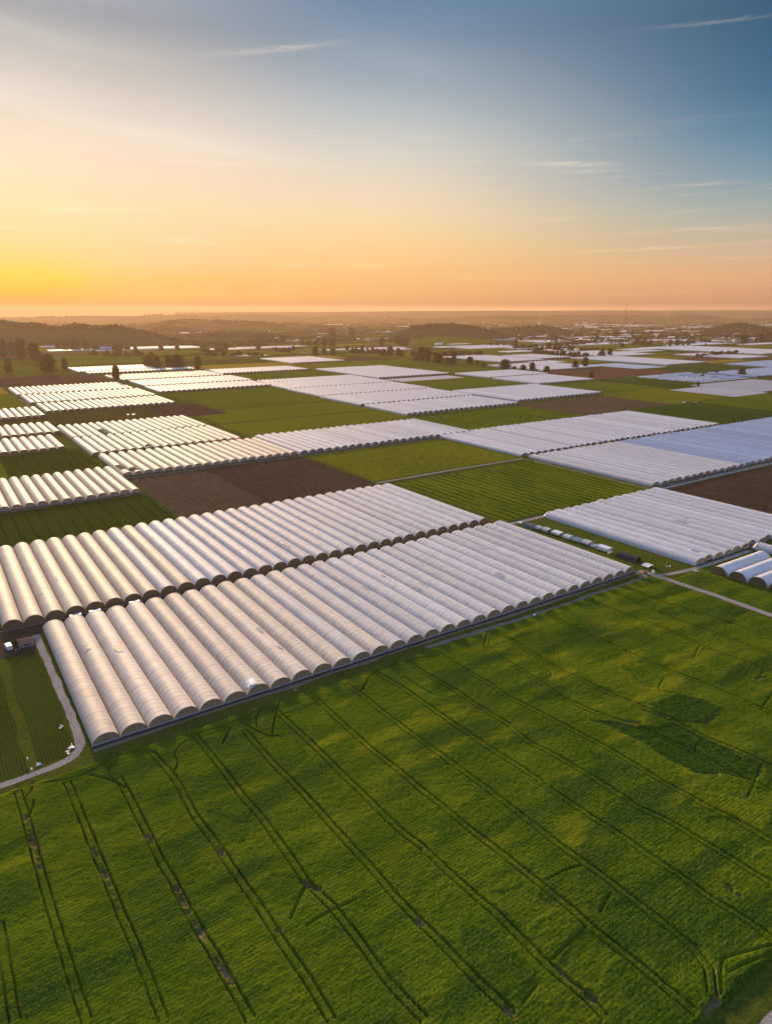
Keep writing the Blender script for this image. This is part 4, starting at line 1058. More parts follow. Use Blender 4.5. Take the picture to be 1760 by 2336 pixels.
# ------------------------------------------------------------------ trees
def leaf_cloud(centers, radii, per, size, seed):
    r = np.random.default_rng(seed); vs = []; n = 0
    for c_, rad in zip(centers, radii):
        d = r.normal(size=(per, 3)); d /= np.linalg.norm(d, axis=1)[:, None]
        rr_ = rad * (0.55 + 0.5 * r.random((per, 1)))
        p = np.array(c_) + d * rr_
        a = r.normal(size=(per, 3)); a /= np.linalg.norm(a, axis=1)[:, None]
        b = np.cross(a, r.normal(size=(per, 3))); b /= np.linalg.norm(b, axis=1)[:, None] + 1e-6
        s = size * (0.6 + 0.8 * r.random((per, 1)))
        vs.append(np.stack([p - a * s - b * s * 0.5, p + a * s - b * s * 0.5, p + a * s + b * s * 0.5, p - a * s + b * s * 0.5], 1).reshape(-1, 3))
        n += per
    return np.concatenate(vs), np.arange(n * 4).reshape(-1, 4)

def tree_meshes(kind, seed):
    """unit tree: 1 m tall, crown 1 m wide"""
    r = random.Random(seed); b = MB()
    th = {'round': 0.10, 'oval': 0.09, 'spread': 0.14, 'conifer': 0.06, 'bush': 0.03}[kind]
    b.bar((0, 0, -0.01), (0.01, 0, th), 0.045, 0.034, 7); b.bar((0.01, 0, th), (0, 0.01, 0.62), 0.034, 0.012, 6)
    for k in range(6):
        a = r.uniform(0, 6.28); z = r.uniform(th, 0.5); l = r.uniform(0.2, 0.34)
        b.bar((0.005, 0, z), (l * math.cos(a), l * math.sin(a), z + r.uniform(0.1, 0.25)), 0.016, 0.005, 5)
    cs, rs = [], []
    nl = {'round': 30, 'oval': 26, 'spread': 34, 'conifer': 18, 'bush': 18}[kind]
    for k in range(nl):
        f = (k + 0.5) / nl; a = k * 2.4 + r.uniform(-0.4, 0.4)
        if kind == 'conifer':
            z = 0.12 + 0.84 * f; R_ = 0.40 * (1 - f) ** 0.9; rad = 0.05 + 0.13 * (1 - f)
        else:
            lo = th * 0.75; z = lo + (0.93 - lo) * f
            t = (z - lo) / (0.98 - lo)
            prof = {'round': math.sin(math.pi * min(1, 0.24 + 0.72 * t)) ** 0.55, 'oval': math.sin(math.pi * (0.14 + 0.8 * t)) ** 0.7,
                    'spread': math.sin(math.pi * min(1, 0.22 + 0.66 * t)) ** 0.5, 'bush': math.cos(t * 1.45) ** 0.5}[kind]
            R_ = 0.38 * prof * r.uniform(0.35, 1.0); rad = 0.12 + 0.06 * r.random()
        cs.append((R_ * math.cos(a), R_ * math.sin(a), z)); rs.append(rad)
    v, q = leaf_cloud(cs, rs, 46, 0.030, seed)
    v[:, 2] = np.clip(v[:, 2], 0.02, 1.0)
    v2, q2 = leaf_cloud([(c_[0] * 0.55, c_[1] * 0.55, c_[2] * 0.93 + 0.02) for c_ in cs], [x * 0.6 for x in rs], 14, 0.085, seed + 1)
    V = np.concatenate([v, v2]); Q = np.concatenate([q, q2 + len(v)])
    return b.mesh('trunk', M['bark']), mesh_np('crown', V, Q, M['leaf_dark' if kind == 'conifer' else 'leaf'])
TM = {k: [tree_meshes(k, 10 * i + s) for s in range(2)] for i, k in enumerate(['round', 'oval', 'spread', 'conifer', 'bush'])}

TREES = {
# cluster: (phrase, kind, [(u, v, height, width)])
'left_clump': ('of the tall hazy group at the far left edge', 'spread', [(2124, 194, 49, 31), (2193, 224, 38, 26), (2018, 227, 52, 31), (1912, 243, 45, 34)]),
'left_shade': ('beside the dark soil at the left', 'round', [(1596, 152, 27, 18), (1574, 222, 35, 38), (1627, 262, 24, 15)]),
'left_back': ('standing alone before the left wooded hill', 'round', [(2630, 382, 25, 21)]),
'hedge': ('of the tree belt left of the blue roofed barn', 'round', [(2612, 408, 25, 27), (2598, 429, 26, 27), (2460, 436, 32, 37), (2412, 460, 26, 31), (2369, 478, 23, 26)]),
'barn': ('rounded and close on the right of the blue roofed barn', 'round', [(2277, 526, 25, 38)]),
'lone': ('upright and alone between the white tunnel rows', 'oval', [(1295, 291, 26.7, 21)]),
'pairA': ('of the left dark pair behind the pale tunnels', 'round', [(1587, 429, 26, 27), (1539, 434, 26, 20)]),
'pairB': ('of the right dark pair behind the pale tunnels', 'round', [(1550, 462, 27, 18), (1515, 471, 29, 33)]),
'oval': ('dense, egg shaped and alone right of the two dark pairs', 'oval', [(1479, 504, 26.5, 23)]),
'small_left': ('of the small loose ones above the dark pairs', 'round', [(2001, 509, 26, 17), (2227, 644, 18, 19), (2249, 702, 17, 17), (2578, 796, 15, 16)]),
'strip_row': ('of the scattered ones along the bright hazy strip', 'spread', [(2254, 789, 22, 23), (2162, 832, 20, 23), (2103, 920, 16, 20)]),
'hazy': ('of the faint ones in the golden haze', 'round', [(3537, 1114, 20, 31), (2614, 1208, 22, 25), (2592, 1241, 27, 28)]),
'conifer': ('pointed and alone beside the far strip', 'conifer', [(1994, 990, 18.5, 13)]),
'farm': ('around the small farm above the far white block', 'spread', [(1723, 922, 26, 20), (1762, 972, 18, 20), (1748, 993, 17, 23)]),
'back': ('of the long hazy belt above the small farm', 'round', [(2256, 1157, 23, 22), (2242, 1178, 21, 22), (2228, 1199, 19, 25), (2212, 1222, 23, 22), (2169, 1230, 22, 28)]),
'mid': ('of the loose ones behind the purple soil', 'oval', [(1900, 1130, 16, 17), (1812, 1132, 21, 13), (1783, 1094, 12, 18)]),
'mid_far': ('of the two large hazy ones below the middle ridge', 'spread', [(2946, 1669, 43, 42), (2997, 1806, 40, 35)]),
'brown_field': ('on the right end of the purple soil', 'spread', [(1618, 1079, 18, 20), (1607, 1095, 25, 24), (1595, 1113, 21, 15), (1558, 1100, 17, 12), (2098, 1392, 26, 19)]),
'knoll': ('of the sparse ones on the green rise', 'round', [(2177, 1518, 31, 23), (2103, 1502, 23, 26), (2794, 2107, 34, 30), (2304, 1820, 21, 18)]),
'farmstead': ('of the tall farmstead group in the middle', 'spread', [(1399, 1033, 15, 18), (1404, 1054, 32, 22), (1359, 1037, 33, 15), (1323, 1039, 23, 27), (1286, 1043, 14, 21), (1268, 1045, 28, 15)]),
'cloche': ('of the row along the white tunnels right of the farmstead', 'round', [(1247, 1076, 17, 21), (1207, 1063, 11, 9), (1180, 1057, 9, 13), (1099, 1047, 20, 28), (1071, 1048, 8, 10), (1037, 1040, 13, 15), (1019, 1047, 19, 15), (1006, 1048, 6.5, 7), (980, 1049, 14, 14)]),
'pairC': ('of the near pair on the dark soil edge', 'oval', [(1023, 1182, 17, 17), (1035, 1228, 22, 20)]),
'pairD': ('of the far pair among the white blocks', 'round', [(1254, 1552, 16, 24), (1267, 1602, 21, 17)]),
'corner': ('low, bushy and alone at the corner of the reddish soil', 'bush', [(838, 1014, 13, 12)]),
'right_mid': ('of the scattered ones in the far middle fields', 'round', [(1721, 1682, 27, 19), (1658, 1775, 18, 24), (1529, 1681, 11, 22), (1869, 2040, 19, 13), (1576, 2055, 11, 21), (1866, 2178, 12, 21)]),
'right_far': ('of the scattered dark ones below the tall mast', 'round', [(2402, 2802, 23, 22), (1941, 2360, 26, 22), (2265, 2894, 27, 43), (2897, 3801, 14, 20), (2259, 3016, 25, 24), (1793, 2429, 22, 25), (1775, 2456, 18, 19), (2257, 3134, 12, 18)]),
'round_row': ('of the four ball shaped ones in a row', 'round', [(1521, 2250, 21, 17), (1507, 2271, 21, 22), (1495, 2289, 11, 13), (1504, 2334, 21, 17)]),
'posts': ('of the thin ones right of the ball shaped row', 'oval', [(1667, 2618, 27, 14), (1699, 2720, 17, 16), (1450, 2356, 8, 11)]),
'east': ('of the big dark ones at the right edge', 'spread', [(1449, 2600, 34, 37), (1935, 3497, 16, 22), (1471, 2767, 32, 38), (1588, 3045, 35, 49)]),
'mess': ('of the bushes among the ragged white rows', 'bush', [(729, 1318, 15, 22), (779, 1314, 7, 10), (761, 1239, 5, 7), (667, 1077, 7, 7)]),
}
ti = 0
for key, (phrase, kind, pts) in TREES.items():
    order = sorted(range(len(pts)), key=lambda i: to_px(pts[i][0], pts[i][1])[0])
    for i, (u, v, hh, wd) in enumerate(pts):
        ti += 1
        tm = TM[kind][ti % 2]
        t = empty('bush' if kind == 'bush' else 'tree', (v, u, 0), ti * 1.7)
        t.scale = (wd * 1.12, wd * 1.12, hh * 1.03)
        nm = 'bush' if kind == 'bush' else 'tree'
        if len(pts) == 1: lab = f'{nm} {phrase}'
        else: lab = f'{ordinal(order.index(i) + 1)} {nm} from the left {phrase}'
        tag(t, lab, nm, None if len(pts) == 1 else f'{nm}s {phrase}')
        obj('crown', tm[1], t); obj('trunk', tm[0], t)

# ------------------------------------------------------------------ hills and woods
HILLS = [
 ('left', 260, [(3271, 63, 66.9), (3193, 180, 89.8), (3117, 293, 89.8), (3080, 348, 76.7), (3047, 397, 78.4), (2996, 473, 63.6), (2957, 531, 75.1), (2915, 594, 65.2), (2867, 665, 70.1), (2834, 713, 58.6), (2797, 769, 45.4), (2741, 852, 17.3), (2675, 950, -9.4)], 'olive', (-0.30, 0.35), 1.0),
 ('low', 170, [(3290, 1022, -9.3), (3231, 1109, 12), (3173, 1195, 18), (3105, 1297, 20), (3048, 1382, 14), (2968, 1500, -3.3)], 'wood', (-0.6, 0.6), 0.5),
 ('bump', 300, [(4389, 1179, -9.5), (4328, 1270, 21.5), (4254, 1380, 11.1), (4165, 1512, -9.5)], 'wood', (-0.7, 0.5), 0.7),
 ('mid', 600, [(5468, 1187, -11.6), (5340, 1378, 31.9), (5213, 1567, 53.7), (5104, 1728, 66.0), (4997, 1888, 59.8), (4890, 2047, 50.6), (4746, 2261, 41.3), (4603, 2474, 28.8), (4459, 2688, 8)], 'land', (-0.5, 0.3), 0.8),
 ('far', 900, [(10511, -398, 57.0), (9632, 909, 57.0), (9338, 1345, 62.1), (8986, 1870, 77.2), (8752, 2217, 72.2), (8576, 2479, 82.3), (8313, 2871, 72.2), (7873, 3524, 77.2), (7581, 3959, 67.1), (7434, 4177, 72.2), (7340, 4317, 87.3), (7200, 4525, 67.1), (6995, 4830, 46.9), (6702, 5267, 26.7), (6349, 5791, 1.4)], 'land', (-0.35, 0.1), 1.2),
 ('center', 230, [(2830, 1705, -15.3), (2773, 1790, 6), (2716, 1875, 28), (2670, 1943, 44), (2619, 2020, 53), (2562, 2104, 55), (2510, 2181, 44), (2464, 2250, 27), (2429, 2302, 5), (2394, 2354, -15.3)], 'land', (-0.25, 0.45), 1.0),
 ('slope', 260, [(2407, 1618, -20.0), (2346, 1708, 9), (2286, 1798, 20), (2225, 1888, 15), (2164, 1978, 3), (2103, 2069, -12.9)], 'green', None, 0),
 ('right', 190, [(2965, 2580, -25.7), (2912, 2659, 13), (2831, 2778, 28), (2764, 2878, 36), (2710, 2959, 26), (2668, 3021, 4), (2627, 3083, -16.3)], 'land', (-0.8, 0.5), 1.0),
 ('east', 210, [(2392, 3790, -3.5), (2338, 3871, 22), (2290, 3942, 42), (2241, 4015, 45), (2182, 4103, 24), (2124, 4189, 8), (2051, 4297, 1.4)], 'land', (-0.8, 0.5), 1.0),
 ('band', 700, [(6748, 4660, 30), (6465, 5080, 42), (6296, 5332, 52), (6042, 5710, 60), (5618, 6340, 66), (5279, 6845, 60), (5053, 7181, 56), (4827, 7516, 66), (4599, 7855, 42), (4315, 8278, 30), (3918, 8869, 20.3)], 'land', (-0.5, 0.2), 1.5),
 ('rim', 900, [(10710, 3362, 98.8), (9605, 5015, 104.7), (8483, 6664, 120.8), (7930, 7488, 126.8), (7565, 8041, 123.4), (7080, 8755, 131.9), (6630, 9418, 125.1), (6264, 9962, 131.9), (5670, 10846, 130.2), (4786, 12164, 127.7)], 'wood', None, 0),
]
ico = None
def blob_arrays():
    bm_ = __import__('bmesh').new(); __import__('bmesh').ops.create_icosphere(bm_, subdivisions=1, radius=1.0)
    v = np.array([p.co[:] for p in bm_.verts]); f = np.array([[q.index for q in fc.verts] for fc in bm_.faces]); bm_.free()
    return v, f
BV, BF = blob_arrays()
def wood_mesh(name, spots, mat, seed):
    r = np.random.default_rng(seed); V = []; F = []; n = 0
    for (x, y, z, rad, hh) in spots:
        v = BV * (1 + 0.22 * r.normal(size=(len(BV), 1)))
        a = r.uniform(0, 6.28); cs, sn = math.cos(a), math.sin(a)
        vx = v[:, 0] * cs - v[:, 1] * sn; vy = v[:, 0] * sn + v[:, 1] * cs
        V.append(np.stack([x + vx * rad, y + vy * rad, z + hh * 0.5 + v[:, 2] * hh * 0.55], 1)); F.append(BF + n); n += len(BV)
    return mesh_np(name, np.concatenate(V), None, M[mat], tris=np.concatenate(F))

HILL_FN = []
for hi, (nm, wid, cr, mat, wr_, dens) in enumerate(HILLS):
    P_ = [Vector((v, u, z - (11 if nm in ('left', 'far', 'mid') else 0))) for u, v, z in cr]
    ns = 90; nk = 17
    cum = [0]
    for a, b in zip(P_, P_[1:]): cum.append(cum[-1] + (b - a).length)
    pts = []
    for s in range(ns + 1):
        d = cum[-1] * s / ns; i = 0
        while i < len(P_) - 2 and d > cum[i + 1]: i += 1
        f = (d - cum[i]) / (cum[i + 1] - cum[i]); f = f * f * (3 - 2 * f) * 0.5 + f * 0.5
        pts.append(P_[i].lerp(P_[i + 1], f))
    vs = []
    pn = np.zeros((ns + 1, nk, 3))
    for s, p in enumerate(pts):
        out = Vector((p.x, p.y, 0)).normalized()
        for k in range(nk):
            kk = -1 + 2 * k / (nk - 1)
            prof = (1 - kk * kk) ** 1.4
            nz = float(fbm(np.array([p.x / wid * 1.2 + kk * 0.7]), np.array([p.y / wid * 1.2 + kk]), 500 + hi, 3)[0])
            q = p + out * (kk * wid)
            z = max(p.z, -2) * prof * (1 + 0.25 * nz * (1 - prof)) - 0.6 * (1 - prof) - 0.3
            pn[s, k] = (q.x, q.y, max(z, -0.8))
    ii = np.arange((ns + 1) * nk).reshape(ns + 1, nk)
    q = np.stack([ii[:-1, :-1], ii[1:, :-1], ii[1:, 1:], ii[:-1, 1:]], -1).reshape(-1, 4)
    me = mesh_np('hill', pn.reshape(-1, 3), q, M[mat], smooth=True)
    if me.polygons[len(me.polygons) // 2].normal.z < 0: me.flip_normals()
    tag(obj('hill', me), kind='structure')
    if wr_:
        r = np.random.default_rng(900 + hi); spots = []
        cnt = int({'left': 1300, 'low': 320, 'bump': 160, 'mid': 700, 'far': 900, 'center': 900, 'right': 800, 'east': 800, 'band': 1300}[nm])
        for _ in range(cnt):
            s = r.uniform(0.02, 0.98) * ns; kk = r.uniform(*wr_)
            if nm == 'center' and s / ns < 0.36: continue
            if nm in ('mid', 'far', 'band') and fbm(np.array([s / 7.0]), np.array([kk * 3]), 77 + hi, 2)[0] < -0.02: continue
            i = int(s); fk_ = (kk + 1) / 2 * (nk - 1); j = int(fk_)
            p = pn[i, j] * (1 - (fk_ - j)) + pn[i, min(j + 1, nk - 1)] * (fk_ - j)
            p = p + (pn[min(i + 1, ns), j] - pn[i, j]) * (s - i)
            if p[2] < 0.5: continue
            sc = 1.0 if nm in ('left', 'low', 'center', 'right', 'east') else (1.4 if nm == 'bump' else 2.2)
            rad = r.uniform(5.0, 10.0) * sc; hh = r.uniform(8, 15) * min(sc, 1.3)
            spots.append((p[0], p[1], p[2] - 1.5, rad, hh))
        if spots:
            tag(obj('woodland', wood_mesh('woodland', spots, 'wood', 40 + hi)), kind='stuff')

# hedges and copses far out
r = np.random.default_rng(21); spots = []; nn = 0
while nn < 420:
    F = 1900 * math.exp(r.uniform(0, 1.55)); tang = r.uniform(-0.62, 0.72)
    if F < 2500 and r.random() < 0.72: continue
    Rr = F * tang
    u = F * math.cos(YAW) - Rr * math.sin(YAW); v = F * math.sin(YAW) + Rr * math.cos(YAW)
    nn += 1
    mode = r.random(); ln = r.uniform(30, 240) * (1.0 if F < 3500 else 2.2)
    dx, dy = (1, 0) if mode < 0.4 else ((math.cos(YAW), -math.sin(YAW)) if mode < 0.85 else (0, 1))
    k_ = 1.0 if F < 3500 else 1.5
    for k in range(int(ln / (9 * k_)) + 2):
        a = r.uniform(-0.5, 0.5) * ln; wv = r.normal(0, 5 * k_)
        spots.append((v + a * dx + wv * dy, u + a * dy + wv * dx, -0.8, r.uniform(4.5, 9.5) * k_, r.uniform(6, 15)))
tag(obj('distant_hedges', wood_mesh('distant_hedges', spots, 'wood', 5)), kind='stuff')

# far patchwork: fields and pale covers beyond what can be told apart
mats = ['green', 'green_yellow', 'gold', 'soil_red', 'green_dark', 'olive']
b = MB(); bw = MB(); nb = MB(); r = random.Random(31)
for k in range(620):
    F = 1750 * math.exp(r.uniform(0, 1.55)); tang = r.uniform(-0.66, 0.70)
    Rr = F * tang
    u = F * math.cos(YAW) - Rr * math.sin(YAW); v = F * math.sin(YAW) + Rr * math.cos(YAW)
    if any(math.hypot(u - p[0], v - p[1]) < wid * 0.9 + 60 for nm_, wid, cr, *_ in HILLS[:9] for p in cr if p[2] > 5): continue
    du, dv = r.uniform(50, 160), r.uniform(90, 420)
    if F > 3500: du *= 1.6; dv *= 1.6
    z = 0.10 + 0.02 * (k % 12)
    pts = [(v, u, z), (v + dv, u, z), (v + dv, u + du, z), (v, u + du, z)]
    pw = 0.36 if tang > 0.0 else 0.14
    if r.random() < pw and F > 2100:
        dv *= 0.8; du *= 0.55
        bw.box((v + dv / 2, u + du / 2, 0.9), (dv, du, 1.8), 0, 0, 0.985)
    else:
        m_ = r.choices(range(6), [6, 5, 1.0, 1.6, 4, 2])[0]
        b.poly(pts, m_)
tag(b.build('distant_fields', [M[x] for x in mats]), kind='structure')
tag(bw.build('distant_plastic_fields', [M['film_white']]), 'far pale strips of covered fields under the horizon', 'crop cover', kind='stuff')
for k in range(260):
    F = 2600 * math.exp(r.uniform(0, 1.2)); tang = r.choice([r.gauss(0.18, 0.12), r.gauss(0.42, 0.12), r.uniform(-0.5, 0.6)])
    Rr = F * tang; u = F * math.cos(YAW) - Rr * math.sin(YAW); v = F * math.sin(YAW) + Rr * math.cos(YAW)
    if any(math.hypot(u - p[0], v - p[1]) < wid * 0.8 for nm_, wid, cr, *_ in HILLS[:9] for p in cr if p[2] > 5): continue
    for q in range(r.randint(1, 4)):
        x, y = v + r.uniform(-40, 40), u + r.uniform(-30, 30); a = r.uniform(0, 3.14); L_ = r.uniform(9, 26); W_ = r.uniform(7, 11); h_ = r.uniform(4, 7)
        nb.box((x, y, h_ / 2), (L_, W_, h_), a, 0); nb.box((x, y, h_ + 1.2), (L_ + 0.6, W_ + 0.6, 2.4), a, r.choice([1, 1, 2]), 0.55)
tag(nb.build('distant_village', [M['plaster'], M['tile_brown'], M['white']]), 'scattered tiny houses and sheds far below the horizon', 'village', kind='stuff')

# ------------------------------------------------------------------ houses one can tell apart
def house(u, v, L_, h_, wall, roof, label, rz=0.0, W_=None, cat='house', name='house', barrel=False):
    t = empty(name, (v, u, 0), rz); tag(t, label, cat)
    W_ = W_ or L_ * 0.55; eh = h_ * 0.62; b1 = MB(); b2 = MB(); b3 = MB()
    x, y = L_ / 2, W_ / 2
    b1.box((0, 0, eh / 2), (L_, W_, eh))
    for s in (-1, 1):
        b1.poly([(s * x, -y, eh), (s * x, y, eh), (s * x, 0, h_ - 0.08)][::s])
    ov = 0.4
    for s in (-1, 1):
        k = ov * (h_ - eh) / y
        p = [(-x - ov, s * (y + ov), eh - k), (x + ov, s * (y + ov), eh - k), (x + ov, 0, h_), (-x - ov, 0, h_)]
        b2.poly(p if s < 0 else p[::-1])
        p2 = [(a, c_, z - 0.15) for a, c_, z in p]; b2.poly(p2[::-1] if s < 0 else p2)
    b1.build('wall', M[wall], t); b2.build('roof', M[roof], t)
    n = max(1, int(L_ / 4))
    for k in range(n):
        xx = -x + L_ * (k + 0.5) / n
        b3 = MB(); b3.box((xx, -y - 0.02, eh * 0.55), (min(1.4, L_ / n * 0.4), 0.06, eh * 0.36)); b3.build('window', M['glass'], t)
    b3 = MB(); b3.box((x + 0.02, 0, eh * 0.36), (0.06, W_ * 0.22, eh * 0.7)); b3.build('door', M['bark'], t)
    return t
HOUSES = [
 (2350, 506, 33, 11, 'shed_wall', 'roof_blue', 'barn with a blue metal roof between dark round trees', 'barn'),
 (3178 - 560, 445 - 60, 30, 7, 'white', 'white', 'long white shed before the left wooded hill', 'shed'),
 (1850, 955, 12, 7.5, 'white', 'tile_brown', 'white house beside the far tree belt, left of the farm trees', 'house'),
 (1786, 936, 8, 6, 'plaster', 'tile_brown', 'small pale house in front of the farm trees', 'house'),
 (1705, 1170, 13, 7.5, 'white', 'tile', 'white house on the right end of the purple soil', 'house'),
 (2224, 1383, 9, 6.5, 'plaster', 'tile_brown', 'pale house among bushes left of the green rise', 'house'),
 (2777, 2132, 18, 6, 'white', 'white', 'low white shed high on the green rise', 'shed'),
 (2260, 1809, 20, 10, 'white', 'roof_blue', 'white farmhouse with a bluish roof on the green slope', 'house'),
 (2035, 1604, 27, 8, 'white', 'white', 'long white farm building at the foot of the green slope', 'farm building'),
 (2115, 1546, 10, 5, 'plaster', 'tile_brown', 'small brown roofed cottage left of the long white farm building', 'house'),
 (1893, 1696, 9, 5, 'white', 'white', 'tiny white hut in the green field right of the slope', 'hut'),
 (2210, 2470, 26, 11, 'plaster', 'tile_brown', 'cream house left of the scattered dark trees', 'house'),
 (2158, 2455, 27, 11, 'plaster', 'tile', 'cream hall with an orange roof in the right middle', 'farm building'),
 (2165, 2356, 19, 8, 'white', 'tile_brown', 'white house with a brown roof left of the cream hall', 'house'),
 (2179, 2610, 18, 8, 'white', 'tile', 'small white house below the tall mast', 'house'),
 (1628, 2985, 32, 12, 'white', 'white', 'white hall between the big dark trees at the right edge', 'farm building'),
]
for k, (u, v, L_, h_, wl, rf, lab, cat) in enumerate(HOUSES):
    house(u, v, L_, h_, wl, rf, lab, rz=(0.15 * k) % 0.6 - 0.3, cat=cat, name='barn' if cat == 'barn' else ('shed' if cat in ('shed', 'hut') else 'house'))

# lattice masts
def mast(u, v, hh, wd, label):
    t = empty('lattice_mast', (v, u, 0)); tag(t, label, 'mast')
    n = 14; b = MB()
    for s in range(3):
        a = s * 2.094
        b.bar((wd * math.cos(a), wd * math.sin(a), 0), (wd * 0.3 * math.cos(a), wd * 0.3 * math.sin(a), hh * 0.86), 0.8, 0.6, 5)
    for k in range(n):
        z0, z1 = hh * 0.86 * k / n, hh * 0.86 * (k + 1) / n
        w0, w1 = wd * (1 - 0.7 * k / n), wd * (1 - 0.7 * (k + 1) / n)
        for s in range(3):
            a, c_ = s * 2.094, (s + 1) * 2.094
            b.bar((w0 * math.cos(a), w0 * math.sin(a), z0), (w1 * math.cos(c_), w1 * math.sin(c_), z1), 0.4, n=4)
            b.bar((w1 * math.cos(a), w1 * math.sin(a), z1), (w1 * math.cos(c_), w1 * math.sin(c_), z1), 0.4, n=4)
    b.build('lattice', M['mast'], t)
    b = MB(); b.bar((0, 0, hh * 0.84), (0, 0, hh), 0.9, 0.6, 6); b.build('antenna', M['mast'], t)
    for k, z in enumerate((0.62, 0.66)):
        b = MB(); b.box((wd * 0.5, 0, hh * z), (0.8, 2.2, 2.4)); b.build('dish', M['white'], t)
mast(3043, 3969, 160, 4.6, 'tall thin lattice mast rising above the horizon at the right')
mast(5430, 7940, 139, 5.0, 'faint second mast on the horizon, right of the tall one')

# ------------------------------------------------------------------ shelters on the grass strip
def shelter(u, v, L_, W_, H_, roof, label, sides=(), rz=0.0, tilt=0.25, name='shelter'):
    """field shelter: four legs, sagging sheet roof, hanging side sheets; long side along u"""
    t = empty(name, (v, u, 0), rz); tag(t, label, 'shelter', 'sheet roofed shelters along the grass strip')
    r = random.Random(int(u * 7)); n = 6; vs = []
    for a in range(n + 1):
        for b in range(n + 1):
            x = W_ * (a / n - 0.5); y = L_ * (b / n - 0.5)
            e = abs(a / n - 0.5) * 2
            z = H_ + tilt * (a / n - 0.5) + 0.25 * (1 - e) + (-0.08 if (b % 2 and 0 < b < n) else 0.05) + r.uniform(-0.05, 0.05)
            vs.append((x, y, z))
    ii = np.arange(len(vs)).reshape(n + 1, n + 1)
    q = np.stack([ii[:-1, :-1], ii[1:, :-1], ii[1:, 1:], ii[:-1, 1:]], -1).reshape(-1, 4)
    obj('roof', mesh_np('roof', vs, q, M[roof]), t)
    for sx_ in (-1, 1):
        for sy in (-1, 1):
            b = MB(); b.bar((sx_ * (W_ / 2 - 0.08), sy * (L_ / 2 - 0.08), 0), (sx_ * (W_ / 2 - 0.08), sy * (L_ / 2 - 0.08), H_ + tilt * 0.5 * sx_ - 0.03), 0.05, n=5); b.build('leg', M['steel'], t)
    for (sd, mat, drop) in sides:
        vs = []
        for k in range(n + 1):
            f = k / n - 0.5
            for zz in (H_ - 0.05, H_ - drop * (1 + r.uniform(-0.15, 0.1))):
                wv = 0.08 * math.sin(k * 2.1) * (zz < H_ - 0.1)
                if sd in 'WE':
                    s = -1 if sd == 'W' else 1
                    vs.append((s * (W_ / 2 + 0.03) + wv, L_ * f, zz + tilt * 0.5 * s))
                else:
                    s = -1 if sd == 'S' else 1
                    vs.append((W_ * f, s * (L_ / 2 + 0.03) + wv, zz + tilt * f))
        q = [(2 * k, 2 * k + 1, 2 * k + 3, 2 * k + 2) for k in range(n)]
        obj('side_sheet', mesh_np('side_sheet', vs, q, M[mat]), t)
    return t
shelter(272.6, 278.2, 2.6, 2.6, 1.3, 'white', 'small white table at the far end of the shelter line beside the track', tilt=0.1)
shelter(259.4, 279.5, 4.6, 3.6, 1.9, 'tarp', 'pale sheet shelter right after the dark blue tarpaulin one', (('W', 'tarp', 1.0),))
shelter(254.0, 280.0, 4.8, 3.6, 2.1, 'tarp', 'grey blue sheet shelter left of the flat white one', (('W', 'tarp', 1.1), ('S', 'tarp_blue', 1.5)), tilt=0.5)
shelter(246.2, 280.4, 6.2, 4.0, 2.2, 'white', 'flat white roofed shelter in the middle of the line', (('W', 'tarp', 1.1), ('S', 'shed_wall', 1.2)), tilt=0.3)
shelter(239.0, 280.8, 4.8, 3.6, 2.0, 'tarp', 'crumpled white shelter beside the teal one', (('W', 'white', 1.1), ('S', 'tarp', 1.4)))
shelter(232.8, 281.2, 5.0, 3.4, 2.0, 'tarp_teal', 'shelter with a teal patch on its roof', (('W', 'white', 1.0), ('S', 'white', 1.2)))
shelter(226.6, 281.6, 5.6, 3.8, 2.1, 'tarp', 'long pale shelter between the teal one and the white box', (('W', 'white', 0.9),), tilt=0.45)
shelter(221.4, 281.4, 3.2, 2.8, 1.6, 'tarp', 'low grey shelter left of the white box', (('W', 'white', 1.0), ('S', 'tarp', 1.0)))
shelter(214.4, 280.8, 7.2, 3.8, 2.7, 'white', 'tall white box shelter with an open end and hanging sheet', (('W', 'white', 1.6), ('S', 'tarp', 2.5), ('E', 'white', 2.0)), tilt=0.2)
shelter(186.6, 278.0, 4.0, 4.2, 1.9, 'white', 'square white canopy on thin legs at the track junction', (), tilt=0.35, name='canopy')
# arched dark ones
def arch_shelter(u, v, L_, W_, rise, mat, end, label):
    t = empty('arched_shelter', (v, u, 0)); tag(t, label, 'shelter')
    vs = []; seg = 12; n = 6; r = random.Random(int(u))
    for i in range(n + 1):
        for k in range(seg + 1):
            s = -1 + 2 * k / seg
            vs.append((W_ / 2 * s, L_ * i / n, 0.02 + rise * max(0, 1 - abs(s) ** 2.2) ** 0.6 * (1 + r.uniform(-0.02, 0.02))))
    ii = np.arange(len(vs)).reshape(n + 1, seg + 1)
    q = np.stack([ii[:-1, :-1], ii[:-1, 1:], ii[1:, 1:], ii[1:, :-1]], -1).reshape(-1, 4)
    obj('cover', mesh_np('cover', vs, q, M[mat], smooth=True), t)
    for nm, y in (('front_opening', 0.25), ('end_panel', L_ - 0.1)):
        b = MB(); b.poly([(W_ / 2 * 0.96 * (-1 + 2 * k / seg), y, 0.02 + (rise - 0.06) * max(0, 1 - abs(-1 + 2 * k / seg) ** 2.2) ** 0.6) for k in range(seg, -1, -1)])
        b.build(nm, M[end if nm == 'front_opening' else mat], t)
    b = MB()
    for k in range(seg):
        s0, s1 = -1 + 2 * k / seg, -1 + 2 * (k + 1) / seg
        f = lambda s: (W_ / 2 * s, -0.02, 0.02 + rise * max(0, 1 - abs(s) ** 2.2) ** 0.6)
        b.bar(f(s0), f(s1), 0.06, n=4)
    b.build('end_hoop', M['steel'], t)
arch_shelter(194.6, 281.8, 11.0, 5.0, 2.9, 'dark_film', 'black', 'dark grey arched tunnel standing alone on the grass strip')
